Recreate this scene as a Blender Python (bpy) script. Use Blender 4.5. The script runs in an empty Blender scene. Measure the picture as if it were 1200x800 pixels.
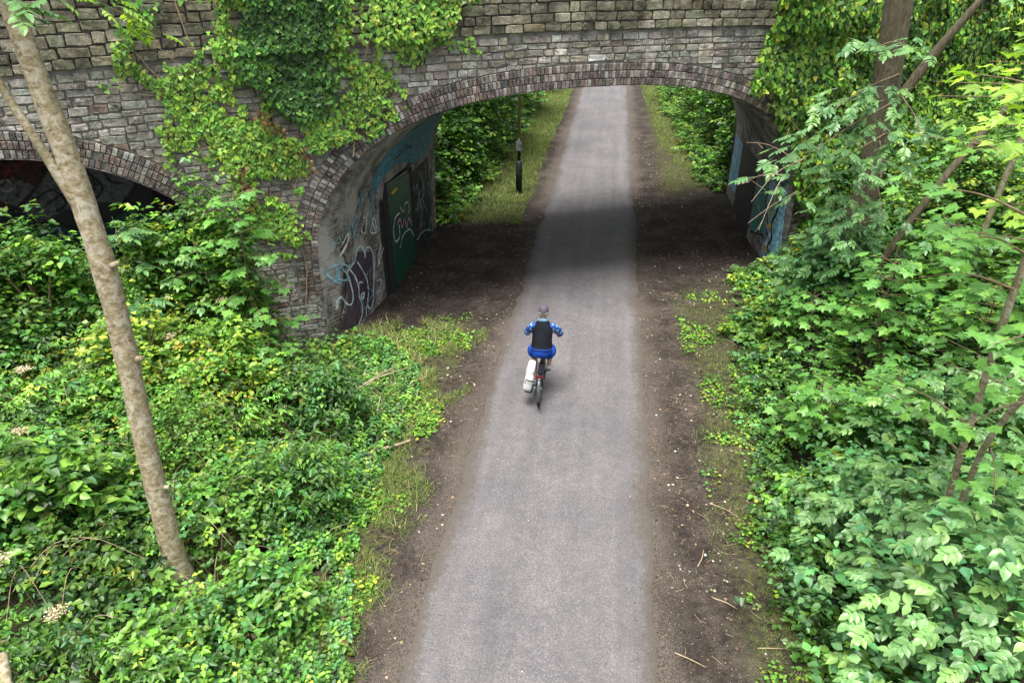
import bpy, bmesh, math, random
import numpy as np
from mathutils import Vector, Matrix

# ------------------------------------------------------------------ camera, world, sun, exposure
scene = bpy.context.scene
R = math.radians
CAM_H = 7.3
PITCH = math.atan(445 / 800.0)
YAW = math.atan(128 / math.hypot(800.0, 445.0))
cd = bpy.data.cameras.new('camera'); cam = bpy.data.objects.new('camera', cd)
scene.collection.objects.link(cam); scene.camera = cam
cam.location = (0, 0, CAM_H); cam.rotation_euler = (R(90) - PITCH, 0, YAW)
cd.sensor_width = 36.0; cd.lens = 24.0; cd.clip_start = 0.05; cd.clip_end = 2000

SUN_EL, SUN_AZ = R(76), R(200)          # azimuth measured clockwise from +Y
world = bpy.data.worlds.new('World'); scene.world = world; world.use_nodes = True
wn = world.node_tree.nodes; wl = world.node_tree.links
for n_ in list(wn): wn.remove(n_)
sky = wn.new('ShaderNodeTexSky'); sky.sky_type = 'NISHITA'; sky.sun_disc = False
sky.sun_elevation = SUN_EL; sky.sun_rotation = SUN_AZ; sky.dust_density = 4.0; sky.air_density = 1.2; sky.ozone_density = 1.0
hs = wn.new('ShaderNodeHueSaturation'); hs.inputs['Saturation'].default_value = 0.22   # cloud cover
bg = wn.new('ShaderNodeBackground'); bg.inputs['Strength'].default_value = 0.055
wo = wn.new('ShaderNodeOutputWorld')
wl.new(sky.outputs[0], hs.inputs['Color']); wl.new(hs.outputs[0], bg.inputs['Color']); wl.new(bg.outputs[0], wo.inputs['Surface'])
sd = bpy.data.lights.new('sun', 'SUN'); sd.energy = 1.5; sd.angle = R(30); sd.color = (1.0, 0.96, 0.9)
sun = bpy.data.objects.new('sun', sd); scene.collection.objects.link(sun)
sun.rotation_euler = (R(90) - SUN_EL, 0, -SUN_AZ + math.pi)
sun.location = (0, 0, 30)
scene.view_settings.view_transform = 'Standard'; scene.view_settings.look = 'None'
scene.view_settings.gamma = 1.0; scene.view_settings.exposure = 2.25
scene.render.engine = 'CYCLES'
scene.cycles.max_bounces = 6; scene.cycles.diffuse_bounces = 2; scene.cycles.glossy_bounces = 2
scene.cycles.transmission_bounces = 3; scene.cycles.transparent_max_bounces = 4
scene.cycles.use_adaptive_sampling = True

# ------------------------------------------------------------------ helpers
COL = scene.collection
rng = np.random.default_rng(7)
random.seed(7)

def link(name, data, parent=None, mat=None):
    o = bpy.data.objects.new(name, data); COL.objects.link(o)
    if parent is not None: o.parent = parent
    if mat is not None and data is not None and not data.materials: data.materials.append(mat)
    return o
def tag(o, label=None, cat=None, group=None, kind=None):
    if label: o['label'] = label
    if cat: o['category'] = cat
    if group: o['group'] = group
    if kind: o['kind'] = kind
    return o
def thing(name, label, cat, loc=(0, 0, 0), group=None, rz=0):
    o = bpy.data.objects.new(name, None); COL.objects.link(o); o.location = loc; o.rotation_euler = (0, 0, rz)
    o.empty_display_size = 0.1
    return tag(o, label, cat, group)
def mesh_py(name, verts, faces, smooth=False):
    me = bpy.data.meshes.new(name); me.from_pydata([tuple(map(float, v)) for v in verts], [], faces); me.update()
    if smooth:
        me.polygons.foreach_set('use_smooth', [True] * len(me.polygons))
    return me
def part(name, verts, faces, mat, parent, smooth=False, base=None):
    if base is not None: verts = [(v[0] - base[0], v[1] - base[1], v[2] - base[2]) for v in verts]
    return link(name, mesh_py(name, verts, faces, smooth), parent, mat)

class MB:
    """collects simple solids for one mesh"""
    def __init__(s): s.v = []; s.f = []
    def add(s, v, f):
        k = len(s.v); s.v += [tuple(p) for p in v]; s.f += [tuple(i + k for i in q) for q in f]; return s
    def box(s, c, size, rot=None):
        x, y, z = [d / 2 for d in size]; M = Matrix.Rotation(0, 3, 'X') if rot is None else rot
        v = [Vector(c) + M @ Vector(p) for p in ((-x,-y,-z),(x,-y,-z),(x,y,-z),(-x,y,-z),(-x,-y,z),(x,-y,z),(x,y,z),(-x,y,z))]
        return s.add(v, [(0,3,2,1),(4,5,6,7),(0,1,5,4),(1,2,6,5),(2,3,7,6),(3,0,4,7)])
    def tube(s, pts, radii, seg=8, caps=True, bumpy=0):
        v, f = tube(pts, radii, seg, caps, bumpy); return s.add(v, f)
    def build(s, name, mat, parent=None, smooth=False): return link(name, mesh_py(name, s.v, s.f, smooth), parent, mat)

def tube(pts, radii, seg=8, caps=True, bumpy=0):
    pts = [Vector(p) for p in pts]; n = len(pts)
    if not hasattr(radii, '__len__'): radii = [radii] * n
    v = []; f = []; ref = None
    for i, p in enumerate(pts):
        t = (pts[min(i + 1, n - 1)] - pts[max(i - 1, 0)]).normalized()
        if ref is None:
            ref = t.cross(Vector((0, 0, 1)))
            if ref.length < 0.05: ref = t.cross(Vector((1, 0, 0)))
        a = (ref - t * ref.dot(t)).normalized(); ref = a; b = t.cross(a)
        for k in range(seg):
            th = 2 * math.pi * k / seg; r = radii[i]
            if bumpy: r *= 1 + bumpy * (random.random() - 0.5)
            v.append(p + (a * math.cos(th) + b * math.sin(th)) * r)
    for i in range(n - 1):
        for k in range(seg):
            k2 = (k + 1) % seg
            f.append((i * seg + k, i * seg + k2, (i + 1) * seg + k2, (i + 1) * seg + k))
    if caps:
        f.append(tuple(range(seg))[::-1]); f.append(tuple((n - 1) * seg + k for k in range(seg)))
    return v, f
def smooth_path(pts, n=6):
    P = [Vector(p) for p in pts]; P = [P[0] * 2 - P[1]] + P + [P[-1] * 2 - P[-2]]; out = []
    for i in range(1, len(P) - 2):
        for k in range(n):
            t = k / n; a, b, c, d = P[i - 1], P[i], P[i + 1], P[i + 2]
            out.append(0.5 * ((2 * b) + (c - a) * t + (2 * a - 5 * b + 4 * c - d) * t * t + (3 * b - a - 3 * c + d) * t ** 3))
    out.append(P[-2]); return out
def lerp_list(vals, n): return list(np.interp(np.linspace(0, 1, n), np.linspace(0, 1, len(vals)), vals))

TAB = np.random.default_rng(3).random((64, 256, 256)).astype(np.float32)
def vnoise(x, y, seed=0):
    x = np.asarray(x, float); y = np.asarray(y, float)
    xi = np.floor(x).astype(int); yi = np.floor(y).astype(int); fx = x - xi; fy = y - yi
    fx = fx * fx * (3 - 2 * fx); fy = fy * fy * (3 - 2 * fy); T = TAB[seed % 64]
    g = lambda i, j: T[i % 256, j % 256]
    return (g(xi, yi) * (1 - fx) + g(xi + 1, yi) * fx) * (1 - fy) + (g(xi, yi + 1) * (1 - fx) + g(xi + 1, yi + 1) * fx) * fy
def sstep(a, b, x):
    t = np.clip((np.asarray(x, float) - a) / (b - a), 0, 1); return t * t * (3 - 2 * t)

# ------------------------------------------------------------------ materials
def mat(name):
    m = bpy.data.materials.new(name); m.use_nodes = True
    nt = m.node_tree; b = nt.nodes['Principled BSDF']; return m, nt, b
def node(nt, typ, **kw):
    n = nt.nodes.new(typ)
    for k, v in kw.items():
        if k in n.inputs.keys(): n.inputs[k].default_value = v
        else: setattr(n, k, v)
    return n
def ramp(nt, fac, stops):
    r = nt.nodes.new('ShaderNodeValToRGB'); cr = r.color_ramp
    while len(cr.elements) < len(stops): cr.elements.new(0.5)
    for e, (p, c) in zip(cr.elements, stops):
        e.position = p; e.color = tuple(c) + (1,) if len(c) == 3 else c
    nt.links.new(fac, r.inputs['Fac']); return r.outputs['Color']
def noise(nt, scale, detail=4, rough=0.55, vec=None, dist=0.0):
    n = node(nt, 'ShaderNodeTexNoise'); n.inputs['Scale'].default_value = scale; n.inputs['Detail'].default_value = detail
    n.inputs['Roughness'].default_value = rough; n.inputs['Distortion'].default_value = dist
    if vec is not None: nt.links.new(vec, n.inputs['Vector'])
    return n.outputs['Fac']
def mixc(nt, fac, a, b, mode='MIX'):
    m = nt.nodes.new('ShaderNodeMix'); m.data_type = 'RGBA'; m.blend_type = mode
    for sock, val in ((m.inputs[0], fac), (m.inputs[6], a), (m.inputs[7], b)):
        if hasattr(val, 'is_linked'): nt.links.new(val, sock)
        elif isinstance(val, (int, float)): sock.default_value = val
        else: sock.default_value = tuple(val) + (1,)
    return m.outputs[2]
def bump(nt, b, height, strength=0.5, dist=0.01):
    n = nt.nodes.new('ShaderNodeBump'); n.inputs['Strength'].default_value = strength; n.inputs['Distance'].default_value = dist
    nt.links.new(height, n.inputs['Height']); nt.links.new(n.outputs[0], b.inputs['Normal'])
def pos(nt):
    return nt.nodes.new('ShaderNodeNewGeometry').outputs['Position']
def plain(name, c, rough=0.6, var=0.25, scale=8.0, bmp=0.2, metal=0.0, spec=0.5):
    m, nt, b = mat(name); tc = node(nt, 'ShaderNodeTexCoord').outputs['Object']
    f = noise(nt, scale, 5, 0.6, tc)
    c1 = tuple(x * (1 - var) for x in c); c2 = tuple(min(1, x * (1 + var)) for x in c)
    nt.links.new(ramp(nt, f, [(0.3, c1), (0.7, c2)]), b.inputs['Base Color'])
    b.inputs['Roughness'].default_value = rough; b.inputs['Metallic'].default_value = metal
    b.inputs['Specular IOR Level'].default_value = spec
    if bmp: bump(nt, b, noise(nt, scale * 6, 4, 0.6, tc), bmp, 0.005)
    return m

def leaf_mat(name, base=None, rough=0.42, trans=0.28, spec=0.45):
    """leaf blades: colour from the mesh attribute 'col' or, for single leaf objects, from base with a per-object shift"""
    m, nt, b = mat(name)
    if base is None:
        a = node(nt, 'ShaderNodeAttribute'); a.attribute_name = 'col'; c = a.outputs['Color']
    else:
        oi = node(nt, 'ShaderNodeObjectInfo')
        c = ramp(nt, oi.outputs['Random'], [(0.0, tuple(x * 0.62 for x in base)), (0.55, base), (0.86, (base[0] * 1.35, base[1] * 1.22, base[2] * 1.1)), (1.0, (base[0] * 1.55, base[1] * 1.28, base[2] * 1.0))])
    f = noise(nt, 30, 3, 0.5, pos(nt))
    c = mixc(nt, 0.35, c, ramp(nt, f, [(0.3, (0.35, 0.35, 0.35)), (0.7, (0.75, 0.75, 0.75))]), 'OVERLAY')
    nt.links.new(c, b.inputs['Base Color']); b.inputs['Roughness'].default_value = rough
    b.inputs['Specular IOR Level'].default_value = spec
    tr = node(nt, 'ShaderNodeBsdfTranslucent')
    tcol = mixc(nt, 1.0, c, (1.25, 1.3, 0.45), 'MULTIPLY'); nt.links.new(tcol, tr.inputs['Color'])
    mx = node(nt, 'ShaderNodeMixShader'); mx.inputs[0].default_value = trans
    out = nt.nodes['Material Output']
    nt.links.new(b.outputs[0], mx.inputs[1]); nt.links.new(tr.outputs[0], mx.inputs[2]); nt.links.new(mx.outputs[0], out.inputs['Surface'])
    return m
M = {}
M['leaf'] = leaf_mat('leaf_blades')
M['ivy'] = leaf_mat('ivy_blades', rough=0.42, trans=0.2, spec=0.3)
M['elder'] = leaf_mat('elder_leaf', (0.175, 0.35, 0.12), rough=0.36, trans=0.25)
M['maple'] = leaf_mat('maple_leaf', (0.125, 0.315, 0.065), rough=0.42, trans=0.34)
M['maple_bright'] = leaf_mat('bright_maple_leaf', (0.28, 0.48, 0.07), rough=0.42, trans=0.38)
M['ash'] = leaf_mat('ash_leaf', (0.105, 0.24, 0.085), rough=0.36, trans=0.25)
M['grass'] = leaf_mat('grass_blades', rough=0.6, trans=0.25, spec=0.2)

# ground: dark trodden earth with litter, moss where the 'moss' attribute says so
m, nt, b = mat('earth'); P_ = pos(nt)
f1 = noise(nt, 1.3, 6, 0.62, P_); f2 = noise(nt, 45, 5, 0.65, P_); f3 = noise(nt, 9, 5, 0.6, P_)
c = ramp(nt, f1, [(0.28, (0.018, 0.0145, 0.013)), (0.5, (0.040, 0.033, 0.029)), (0.72, (0.078, 0.064, 0.056))])
c = mixc(nt, 0.65, c, ramp(nt, f2, [(0.32, (0.15, 0.15, 0.15)), (0.68, (0.9, 0.87, 0.83))]), 'OVERLAY')
c = mixc(nt, 0.6, c, ramp(nt, f3, [(0.32, (0.15, 0.15, 0.15)), (0.68, (0.85, 0.84, 0.82))]), 'OVERLAY')
vo = node(nt, 'ShaderNodeTexVoronoi'); vo.inputs['Scale'].default_value = 34; nt.links.new(P_, vo.inputs['Vector'])
sp = ramp(nt, vo.outputs['Distance'], [(0.12, (1, 1, 1)), (0.24, (0, 0, 0))])
spc = node(nt, 'ShaderNodeSeparateColor'); nt.links.new(vo.outputs['Color'], spc.inputs[0])
gate = ramp(nt, spc.outputs[0], [(0.55, (0, 0, 0)), (0.62, (1, 1, 1))])
sp = mixc(nt, 1.0, sp, gate, 'MULTIPLY')
c = mixc(nt, sp, c, ramp(nt, spc.outputs[1], [(0, (0.16, 0.11, 0.07)), (0.6, (0.26, 0.21, 0.17)), (1, (0.42, 0.40, 0.37))]))
at = node(nt, 'ShaderNodeAttribute'); at.attribute_name = 'moss'
mm = node(nt, 'ShaderNodeMath'); mm.operation = 'MULTIPLY'; nt.links.new(at.outputs['Fac'], mm.inputs[0])
nt.links.new(ramp(nt, f3, [(0.40, (0, 0, 0)), (0.62, (1, 1, 1))]), mm.inputs[1])
c = mixc(nt, mm.outputs[0], c, ramp(nt, f2, [(0.3, (0.03, 0.045, 0.012)), (0.7, (0.095, 0.105, 0.03))]))
at2 = node(nt, 'ShaderNodeAttribute'); at2.attribute_name = 'gravel'
gf = node(nt, 'ShaderNodeMath'); gf.operation = 'MULTIPLY'; nt.links.new(at2.outputs['Fac'], gf.inputs[0])
nt.links.new(ramp(nt, f2, [(0.40, (0.2, 0.2, 0.2)), (0.6, (1, 1, 1))]), gf.inputs[1])
c = mixc(nt, gf.outputs[0], c, (0.12, 0.10, 0.086))
nt.links.new(c, b.inputs['Base Color']); b.inputs['Roughness'].default_value = 0.95; b.inputs['Specular IOR Level'].default_value = 0.15
bump(nt, b, f2, 0.9, 0.02); M['earth'] = m

# worn asphalt with pale chippings, brown dusty margins
m, nt, b = mat('asphalt'); P_ = pos(nt)
f1 = noise(nt, 0.55, 5, 0.6, P_); f2 = noise(nt, 130, 3, 0.7, P_); f3 = noise(nt, 5, 5, 0.6, P_)
c = ramp(nt, f1, [(0.3, (0.100, 0.096, 0.104)), (0.7, (0.140, 0.133, 0.138))])
c = mixc(nt, 0.30, c, ramp(nt, f3, [(0.3, (0.3, 0.3, 0.3)), (0.7, (0.72, 0.7, 0.68))]), 'OVERLAY')
c = mixc(nt, 0.75, c, ramp(nt, f2, [(0.34, (0.12, 0.12, 0.12)), (0.52, (0.5, 0.5, 0.5)), (0.68, (0.95, 0.95, 0.95))]), 'OVERLAY')
vo = node(nt, 'ShaderNodeTexVoronoi'); vo.inputs['Scale'].default_value = 62; nt.links.new(P_, vo.inputs['Vector'])
sp = ramp(nt, vo.outputs['Distance'], [(0.2, (1, 1, 1)), (0.34, (0, 0, 0))])
spc = node(nt, 'ShaderNodeSeparateColor'); nt.links.new(vo.outputs['Color'], spc.inputs[0])
sp = mixc(nt, 1.0, sp, ramp(nt, spc.outputs[0], [(0.66, (0, 0, 0)), (0.8, (0.75, 0.75, 0.75))]), 'MULTIPLY')
c = mixc(nt, sp, c, (0.24, 0.235, 0.235))
f6 = noise(nt, 34, 2, 0.5, P_)
mpa = node(nt, 'ShaderNodeMapping'); mpa.inputs['Scale'].default_value = (2.6, .12, 1); nt.links.new(P_, mpa.inputs['Vector'])
c = mixc(nt, 0.45, c, ramp(nt, noise(nt, 1.0, 4, .6, mpa.outputs[0]), [(0.35, (0.36, 0.36, 0.36)), (0.65, (0.62, 0.61, 0.60))]), 'OVERLAY')
c = mixc(nt, 0.22, c, ramp(nt, f6, [(0.34, (0.2, 0.2, 0.2)), (0.5, (0.48, 0.48, 0.48)), (0.66, (0.9, 0.9, 0.9))]), 'OVERLAY')
vo2 = node(nt, 'ShaderNodeTexVoronoi'); vo2.inputs['Scale'].default_value = 26; nt.links.new(P_, vo2.inputs['Vector'])
sp2 = ramp(nt, vo2.outputs['Distance'], [(0.14, (1, 1, 1)), (0.26, (0, 0, 0))]); sc2 = node(nt, 'ShaderNodeSeparateColor'); nt.links.new(vo2.outputs['Color'], sc2.inputs[0])
sp2 = mixc(nt, 1.0, sp2, ramp(nt, sc2.outputs[0], [(0.6, (0, 0, 0)), (0.8, (0.5, 0.5, 0.5))]), 'MULTIPLY')
c = mixc(nt, sp2, c, (0.25, 0.24, 0.24))
at = node(nt, 'ShaderNodeAttribute'); at.attribute_name = 'dust'
d1_ = node(nt, 'ShaderNodeMath'); d1_.operation = 'MULTIPLY_ADD'; nt.links.new(noise(nt, 14, 6, .75, P_), d1_.inputs[0]); d1_.inputs[1].default_value = 1.5; nt.links.new(at.outputs['Fac'], d1_.inputs[2])
dn = node(nt, 'ShaderNodeMapRange'); nt.links.new(d1_.outputs[0], dn.inputs[0]); dn.inputs[1].default_value = 1.18; dn.inputs[2].default_value = 1.6; dn.inputs[4].default_value = .9
c = mixc(nt, dn.outputs[0], c, ramp(nt, f2, [(0.35, (0.045, 0.038, 0.032)), (0.65, (0.115, 0.098, 0.083))]))
nt.links.new(c, b.inputs['Base Color']); b.inputs['Roughness'].default_value = 0.85; b.inputs['Specular IOR Level'].default_value = 0.3
bump(nt, b, f2, 0.7, 0.006); M['asphalt'] = m

def stone_mat(name, tints, dark, lichen, darkamt):
    m, nt, b = mat(name); P_ = pos(nt)
    at = node(nt, 'ShaderNodeAttribute'); at.attribute_name = 'col'
    f1 = noise(nt, 7, 6, 0.65, P_, 0.3); f2 = noise(nt, 38, 5, 0.65, P_); f4 = noise(nt, 1.1, 5, 0.65, P_, 0.4)
    c = at.outputs['Color']
    c = mixc(nt, 0.85, c, ramp(nt, f1, [(0.28, (0.12, 0.12, 0.12)), (0.72, (0.88, 0.86, 0.82))]), 'OVERLAY')
    c = mixc(nt, 0.6, c, ramp(nt, f2, [(0.3, (0.15, 0.15, 0.15)), (0.7, (0.85, 0.85, 0.85))]), 'OVERLAY')
    c = mixc(nt, ramp(nt, f4, [(0.44, (0, 0, 0)), (0.66, (darkamt,) * 3)]), c, dark)
    f5 = noise(nt, 16, 5, 0.7, P_, 0.6)
    c = mixc(nt, ramp(nt, f5, [(0.56, (0, 0, 0)), (0.66, (0.8, 0.8, 0.8))]), c, lichen)
    nt.links.new(c, b.inputs['Base Color']); b.inputs['Roughness'].default_value = 0.92; b.inputs['Specular IOR Level'].default_value = 0.2
    bump(nt, b, f2, 0.8, 0.015); return m
M['stone'] = stone_mat('wall_stone', None, (0.05, 0.048, 0.044), (0.44, 0.43, 0.40), 0.6)
M['parapet_stone'] = stone_mat('parapet_stone', None, (0.028, 0.028, 0.022), (0.26, 0.27, 0.17), 0.85)
M['brick'] = stone_mat('arch_brick', None, (0.03, 0.028, 0.028), (0.42, 0.41, 0.39), 0.6)
M['mortar'] = plain('mortar', (0.24, 0.232, 0.215), 0.95, 0.5, 5, 0.6, spec=0.1)
# vault lining: limewashed, stained brickwork, colours darkened to deepen the arch's shade; bricks here are too small in view to stand alone
m, nt, b = mat('vault_brick'); uv = node(nt, 'ShaderNodeUVMap').outputs[0]; P_ = pos(nt)
bt = node(nt, 'ShaderNodeTexBrick'); nt.links.new(uv, bt.inputs['Vector'])
bt.inputs['Scale'].default_value = 1.0; bt.inputs['Brick Width'].default_value = 0.23; bt.inputs['Row Height'].default_value = 0.085
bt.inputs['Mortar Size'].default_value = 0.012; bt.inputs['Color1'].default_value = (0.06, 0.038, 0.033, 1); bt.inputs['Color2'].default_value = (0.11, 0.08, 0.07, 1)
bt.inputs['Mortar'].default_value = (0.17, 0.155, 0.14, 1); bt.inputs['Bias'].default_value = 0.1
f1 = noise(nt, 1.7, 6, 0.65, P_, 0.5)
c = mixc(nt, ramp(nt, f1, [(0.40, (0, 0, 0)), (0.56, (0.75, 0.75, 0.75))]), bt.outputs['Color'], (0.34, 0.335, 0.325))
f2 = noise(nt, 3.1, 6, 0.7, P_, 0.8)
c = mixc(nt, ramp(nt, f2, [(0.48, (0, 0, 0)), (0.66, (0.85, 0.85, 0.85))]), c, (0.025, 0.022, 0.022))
nt.links.new(c, b.inputs['Base Color']); b.inputs['Roughness'].default_value = 0.92
bump(nt, b, bt.outputs['Fac'], -0.5, 0.01); M['vault'] = m

M['bark_pale'] = None
m, nt, b = mat('pale_bark'); tc = node(nt, 'ShaderNodeTexCoord').outputs['Object']
mp = node(nt, 'ShaderNodeMapping'); mp.inputs['Scale'].default_value = (15, 15, 26); nt.links.new(tc, mp.inputs['Vector'])
f1 = noise(nt, 1.0, 6, 0.7, mp.outputs[0], 0.4); f2 = noise(nt, 3.5, 5, 0.6, tc); f3 = noise(nt, 60, 4, 0.6, tc)
c = ramp(nt, f1, [(0.32, (0.08, 0.06, 0.036)), (0.45, (0.20, 0.162, 0.09)), (0.58, (0.30, 0.255, 0.155)), (0.70, (0.43, 0.39, 0.28))])
f4 = noise(nt, 9, 5, 0.7, tc, 1.0)
c = mixc(nt, ramp(nt, f4, [(0.5, (0, 0, 0)), (0.6, (0.8, 0.8, 0.8))]), c, (0.40, 0.37, 0.30))
c = mixc(nt, ramp(nt, f2, [(0.52, (0, 0, 0)), (0.66, (0.5, 0.5, 0.5))]), c, (0.12, 0.11, 0.05))
nt.links.new(c, b.inputs['Base Color']); b.inputs['Roughness'].default_value = 0.85
bump(nt, b, f1, 0.5, 0.012); M['bark_pale'] = m
m, nt, b = mat('brown_bark'); tc = node(nt, 'ShaderNodeTexCoord').outputs['Object']
mp = node(nt, 'ShaderNodeMapping'); mp.inputs['Scale'].default_value = (14, 14, 4); nt.links.new(tc, mp.inputs['Vector'])
f1 = noise(nt, 1.6, 6, 0.7, mp.outputs[0], 0.6); f2 = noise(nt, 2.0, 4, 0.6, tc)
c = ramp(nt, f1, [(0.3, (0.028, 0.023, 0.014)), (0.5, (0.095, 0.078, 0.048)), (0.7, (0.18, 0.155, 0.10))])
c = mixc(nt, ramp(nt, f2, [(0.5, (0, 0, 0)), (0.7, (0.5, 0.5, 0.5))]), c, (0.09, 0.10, 0.04))
nt.links.new(c, b.inputs['Base Color']); b.inputs['Roughness'].default_value = 0.9
bump(nt, b, f1, 0.8, 0.02); M['bark'] = m
M['twig'] = plain('dry_twig', (0.30, 0.225, 0.145), 0.8, 0.4, 20, 0.2)
M['stem'] = plain('green_stem', (0.12, 0.13, 0.045), 0.7, 0.4, 12, 0.1)
M['stem_brown'] = plain('brown_stem', (0.16, 0.11, 0.065), 0.8, 0.4, 12, 0.2)
M['umbel'] = plain('dry_seed_head', (0.42, 0.34, 0.22), 0.85, 0.4, 30, 0.2)

# ------------------------------------------------------------------ bridge geometry numbers (world metres; path runs along +Y)
SL = 0.53; XC = -0.45                       # the bridge crosses the path on the skew
fyl = lambda x: 12.5 + SL * (x + 5.3)       # front face line
CA = 1 / math.hypot(1, SL); SA = SL * CA
NRM = Vector((SA, -CA, 0))                  # outward normal of the front face
BLEN = 7.4                                  # length of the vault along the path
ZS, RISE, NEXP = 1.6, 3.42, 2.55
def aw(t): return float(np.interp(t, [0, .25, .6, 2.6, BLEN], [5.25, 5.05, 4.95, 4.78, 4.78]))
A2C, A2R, A2CROWN, A2H = -10.1, 3.33, 4.45, 3.0
def half1(z, a=5.25):
    z = np.asarray(z, float); q = np.clip((z - ZS) / RISE, 0, 1); return a * (1 - q ** NEXP) ** (1 / NEXP)
def intr1(x, a=5.25):
    d = np.abs(np.asarray(x, float) - XC) / a
    return np.where(d < 1, ZS + RISE * np.clip(1 - d ** NEXP, 0, 1) ** (1 / NEXP), -1.0)
def intr2(x):
    d = np.abs(np.asarray(x, float) - A2C); zz = A2CROWN - A2R + np.sqrt(np.clip(A2R ** 2 - d ** 2, 0, None))
    return np.where(d < A2H, zz, -1.0)
def cornice(x): return 6.1 - 0.0043 * np.asarray(x, float) ** 2
def face_pt(x, z, out=0.0, t=0.0):
    return Vector((x + NRM.x * out, fyl(x) + t + NRM.y * out, z))

# ------------------------------------------------------------------ terrain
def ground_h(x, y, rough=True):
    x = np.asarray(x, float); y = np.asarray(y, float)
    yl = fyl(-5.5)
    xl = -3.7 - 2.3 * sstep(9.5, 12.2, y) * (1 - sstep(19.5, 22, y)) + 0.2 * sstep(20, 23, y)
    dl = np.clip(xl - x, 0, None); hl = 2.5 * sstep(0, 9.0, dl) + 0.16 * np.clip(dl, 0, 1.5) / 1.5
    xr = 3.2 + 1.8 * sstep(14.5, 17.5, y) * (1 - sstep(25.5, 28, y))
    dr = np.clip(x - xr, 0, None); hr = 2.8 * sstep(0, 8.5, dr) + 0.15 * np.clip(dr, 0, 1.5) / 1.5
    h = hl + hr
    if rough:
        amp = sstep(0.0, 0.5, np.abs(x + 0.5) - 1.62)
        h = h + amp * (0.05 * (vnoise(x * 1.1, y * 1.1, 1) - 0.45) + 0.028 * (vnoise(x * 4.3, y * 4.3, 2) - 0.5) - 0.012)
    return h - 0.03 * (1 - sstep(1.3, 1.7, np.abs(x + 0.5)))
gx = np.unique(np.round(np.concatenate([np.linspace(-150, -16, 20), np.arange(-16, -8, .4), np.arange(-8, 7, .11), np.arange(7, 16, .4), np.linspace(16, 150, 20)]), 3))
gy = np.unique(np.round(np.concatenate([np.linspace(-60, 1, 12), np.arange(1, 30, .14), np.arange(30, 70, .6), np.linspace(70, 400, 18)]), 3))
GX, GY = np.meshgrid(gx, gy); GZ = ground_h(GX, GY)
nx_, ny_ = len(gx), len(gy)
me = bpy.data.meshes.new('ground')
V = np.stack([GX, GY, GZ], -1).reshape(-1, 3)
idx = np.arange(nx_ * ny_).reshape(ny_, nx_)
Fq = np.stack([idx[:-1, :-1], idx[:-1, 1:], idx[1:, 1:], idx[1:, :-1]], -1).reshape(-1, 4)
def fill_mesh(me, V, Fq, smooth=True):
    n = Fq.shape[1]
    me.vertices.add(len(V)); me.vertices.foreach_set('co', np.ascontiguousarray(V, np.float32).ravel())
    me.loops.add(Fq.size); me.loops.foreach_set('vertex_index', np.ascontiguousarray(Fq, np.int32).ravel())
    me.polygons.add(len(Fq)); me.polygons.foreach_set('loop_start', np.arange(0, Fq.size, n, dtype=np.int32))
    me.polygons.foreach_set('loop_total', np.full(len(Fq), n, np.int32))
    if smooth: me.polygons.foreach_set('use_smooth', np.ones(len(Fq), bool))
    me.update(calc_edges=True)
fill_mesh(me, V, Fq)
def fattr(me, name, vals):
    a = me.attributes.new(name, 'FLOAT', 'POINT'); a.data.foreach_set('value', np.ascontiguousarray(vals, np.float32).ravel())
def cattr(me, vals):
    a = me.attributes.new('col', 'FLOAT_COLOR', 'POINT')
    v4 = np.ones((len(vals), 4), np.float32); v4[:, :3] = vals; a.data.foreach_set('color', v4.ravel())
X_, Y_ = V[:, 0], V[:, 1]
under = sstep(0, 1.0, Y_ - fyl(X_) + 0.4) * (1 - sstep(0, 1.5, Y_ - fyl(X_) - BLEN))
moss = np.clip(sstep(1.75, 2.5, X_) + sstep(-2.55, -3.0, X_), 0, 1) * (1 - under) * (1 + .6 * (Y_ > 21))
moss *= np.clip(0.25 + 1.2 * vnoise(X_ * 1.2, Y_ * .8, 5), 0, 1)
fattr(me, 'moss', moss)
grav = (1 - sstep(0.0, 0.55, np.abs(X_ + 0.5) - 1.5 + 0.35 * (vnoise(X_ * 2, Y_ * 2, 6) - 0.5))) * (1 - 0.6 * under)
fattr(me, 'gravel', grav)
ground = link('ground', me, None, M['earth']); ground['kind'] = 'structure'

# cycle path: a sheet over the ground with ragged dusty margins
py = np.concatenate([np.arange(-20, 2, .5), np.arange(2, 40, 0.08), np.arange(40, 130, .5)]); npx = 33
pv = []; dust = []
for y in py:
    wl_ = -1.5 + 0.10 * (vnoise(y * 2.3, 0.3, 8) - 0.5) + 0.07 * (vnoise(y * 6.1, 2.3, 12) - .5) + 0.08 * (vnoise(y * .5, 4.3, 9) - 0.5)
    wr_ = 1.5 + 0.10 * (vnoise(y * 2.3, 9.3, 8) - 0.5) + 0.07 * (vnoise(y * 6.1, 5.3, 12) - .5) + 0.09 * (vnoise(y * .5, 7.3, 9) - 0.5)
    for k in range(npx):
        s = k / (npx - 1); xo = wl_ + (wr_ - wl_) * s; d = min(xo - wl_, wr_ - xo)
        pv.append((XC - 0.05 + xo, y, 0.022 + 0.02 * (1 - (2 * s - 1) ** 2) - (0.03 if k in (0, npx - 1) else 0)))
        dust.append(max(0.0, 1 - d / (0.22 + 0.55 * float(vnoise(y * .9, s * 3, 11)) ** 1.5)))
pidx = np.arange(len(pv)).reshape(len(py), npx)
pme = bpy.data.meshes.new('path')
fill_mesh(pme, np.array(pv), np.stack([pidx[:-1, :-1], pidx[:-1, 1:], pidx[1:, 1:], pidx[1:, :-1]], -1).reshape(-1, 4))
fattr(pme, 'dust', np.array(dust))
path = link('path', pme, None, M['asphalt']); path['kind'] = 'structure'

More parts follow.
